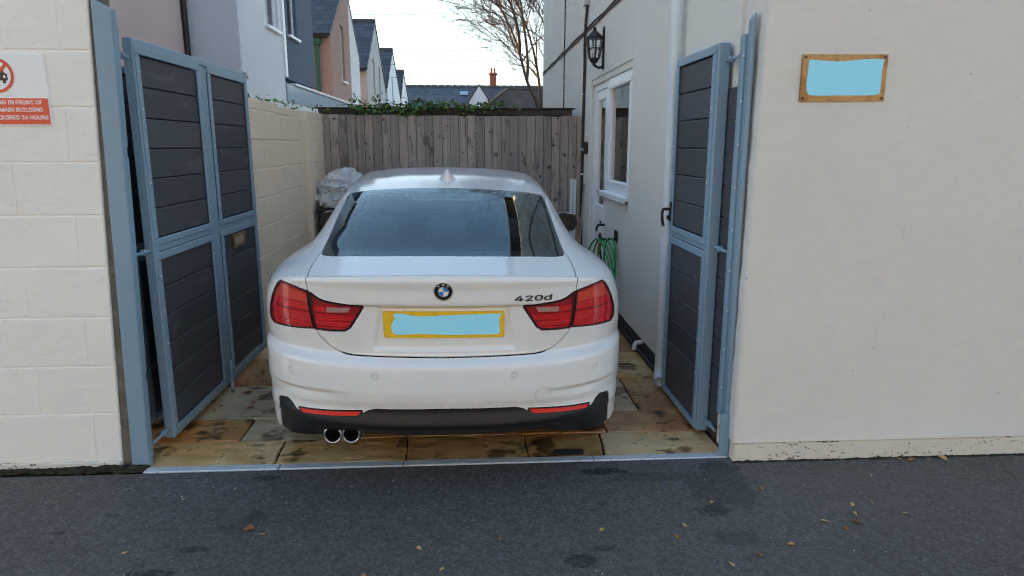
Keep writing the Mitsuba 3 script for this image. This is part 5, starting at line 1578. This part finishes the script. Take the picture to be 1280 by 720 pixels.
# ------------------------------------------------------------------ fallen leaves
LEAVES_ROAD = [(-1.93, 2.315, .035, 0), (-1.36, 2.46, .02, 1), (-0.93, 2.60, .038, 2), (-0.865, 2.56, .02, 0), (-1.30, 2.87, .018, 3), (-0.22, 2.42, .024, 1), (-0.41, 2.26, .022, 0), (-0.125, 2.28, .024, 1),
               (0.10, 2.47, .018, 0), (0.52, 2.51, .022, 1), (0.87, 2.52, .024, 3), (0.815, 2.44, .022, 0), (0.965, 2.245, .026, 3), (0.845, 2.87, .02, 0), (1.05, 2.70, .018, 1), (1.32, 2.80, .026, 0),
               (1.47, 2.52, .024, 3), (1.63, 2.57, .022, 3), (1.60, 2.50, .030, 2), (1.66, 2.64, .03, 3), (1.76, 2.66, .018, 0), (1.53, 2.46, .026, 2), (1.85, 2.56, .018, 3), (2.20, 3.05, .045, 0), (2.36, 3.05, .05, 3), (2.14, 3.06, .024, 1),
               (2.82, 3.06, .04, 0), (1.10, 2.30, .02, 0), (1.25, 2.36, .026, 1), (-1.10, 2.95, .014, 3), (1.9, 2.9, .015, 3)]
lg = np.random.default_rng(12)


def leaf(s, curl):
    """A dry beech-like leaf, midrib down, its blade curled up at the sides."""
    L = np.linspace(-1, 1, 9)
    W = .52 * np.sqrt(np.clip(1 - L ** 2, 0, 1)) * (1 - .25 * L) + .01
    V = []
    ph = lg.uniform(0, 6)
    for l, w in zip(L, W):
        for c in (-1, -.5, 0, .5, 1):
            rag = 1 + .12 * math.sin(7 * l + ph + c)
            V.append((l, c * w * rag, curl * (c * w) ** 2 * 1.8 + .18 * curl * l * l + .05 * math.sin(4 * l + 3 * c + ph)))
    V = np.array(V) * s
    F = []
    for i in range(8):
        for j in range(4):
            a = i * 5 + j
            F += [[a, a + 5, a + 6], [a, a + 6, a + 1]]
    m = trimesh.Trimesh(V, F, process=False)
    st = tube([(s * .98, 0, .1 * curl * s), (s * 1.25, .05 * s, .05 * s), (s * 1.45, .14 * s, .03 * s)], [.05 * s, .035 * s, .03 * s], 5)
    return cat_([m, st])


def drop_leaf(x, y, z, s, mi_, label, group):
    m = leaf(s, lg.uniform(.3, 1.0))
    m = rot(m, lg.uniform(-18, 18), [1, 0, 0])
    m = rot(m, lg.uniform(0, 360), [0, 0, 1])
    m = moved(m, x, y, z - m.vertices[:, 2].min() + .0005)
    obj('fallen_leaf', m, f'dead_leaf_{mi_}', smooth=True, label=label, cat='leaf', group=group)


for x, y, s, c in LEAVES_ROAD:
    hue = ('rust brown', 'tan', 'dark brown', 'yellowish')[c]
    side_ = 'below the cream block wall' if x < -1.6 else 'below the left gate' if x < -1.0 else 'below the car exhaust' if x < -.3 else 'below the number plate' if x < .25 else 'below the right tail lamp' if x < .75 else 'below the right gate' if x < 1.3 else 'below the brass plaque' if x < 1.9 else 'at far right of the pale wall'
    far = 'close to the wall foot' if y > 2.98 else 'upper road' if y > 2.62 else 'middle of the road' if y > 2.45 else 'near picture bottom'
    drop_leaf(x, y, 0.0, s * .62, c, f"{'large' if s > .03 else 'small'} {hue} leaf {side_}, {far}", 'leaves on the road')
for i in range(42):
    y = lg.uniform(3.85, 5.1)
    x = lg.uniform(-1.55, -1.06)
    drop_leaf(x, y, 0.004, lg.uniform(.012, .024), int(lg.choice([0, 2, 2, 2])), 'dead brown leaf on the paving between the left gate and the car', 'leaves on the paving')
# pale grit on the road
V = []
for i in range(70):
    b = trimesh.creation.icosphere(subdivisions=0, radius=lg.uniform(.0012, .003))
    b.apply_translation([lg.uniform(-2.4, 2.9), lg.uniform(2.05, 3.10), .001])
    V.append(b)
obj('grit', cat_(V), 'threshold_metal', kind='stuff', label='loose pale grit scattered over the road', cat='grit')
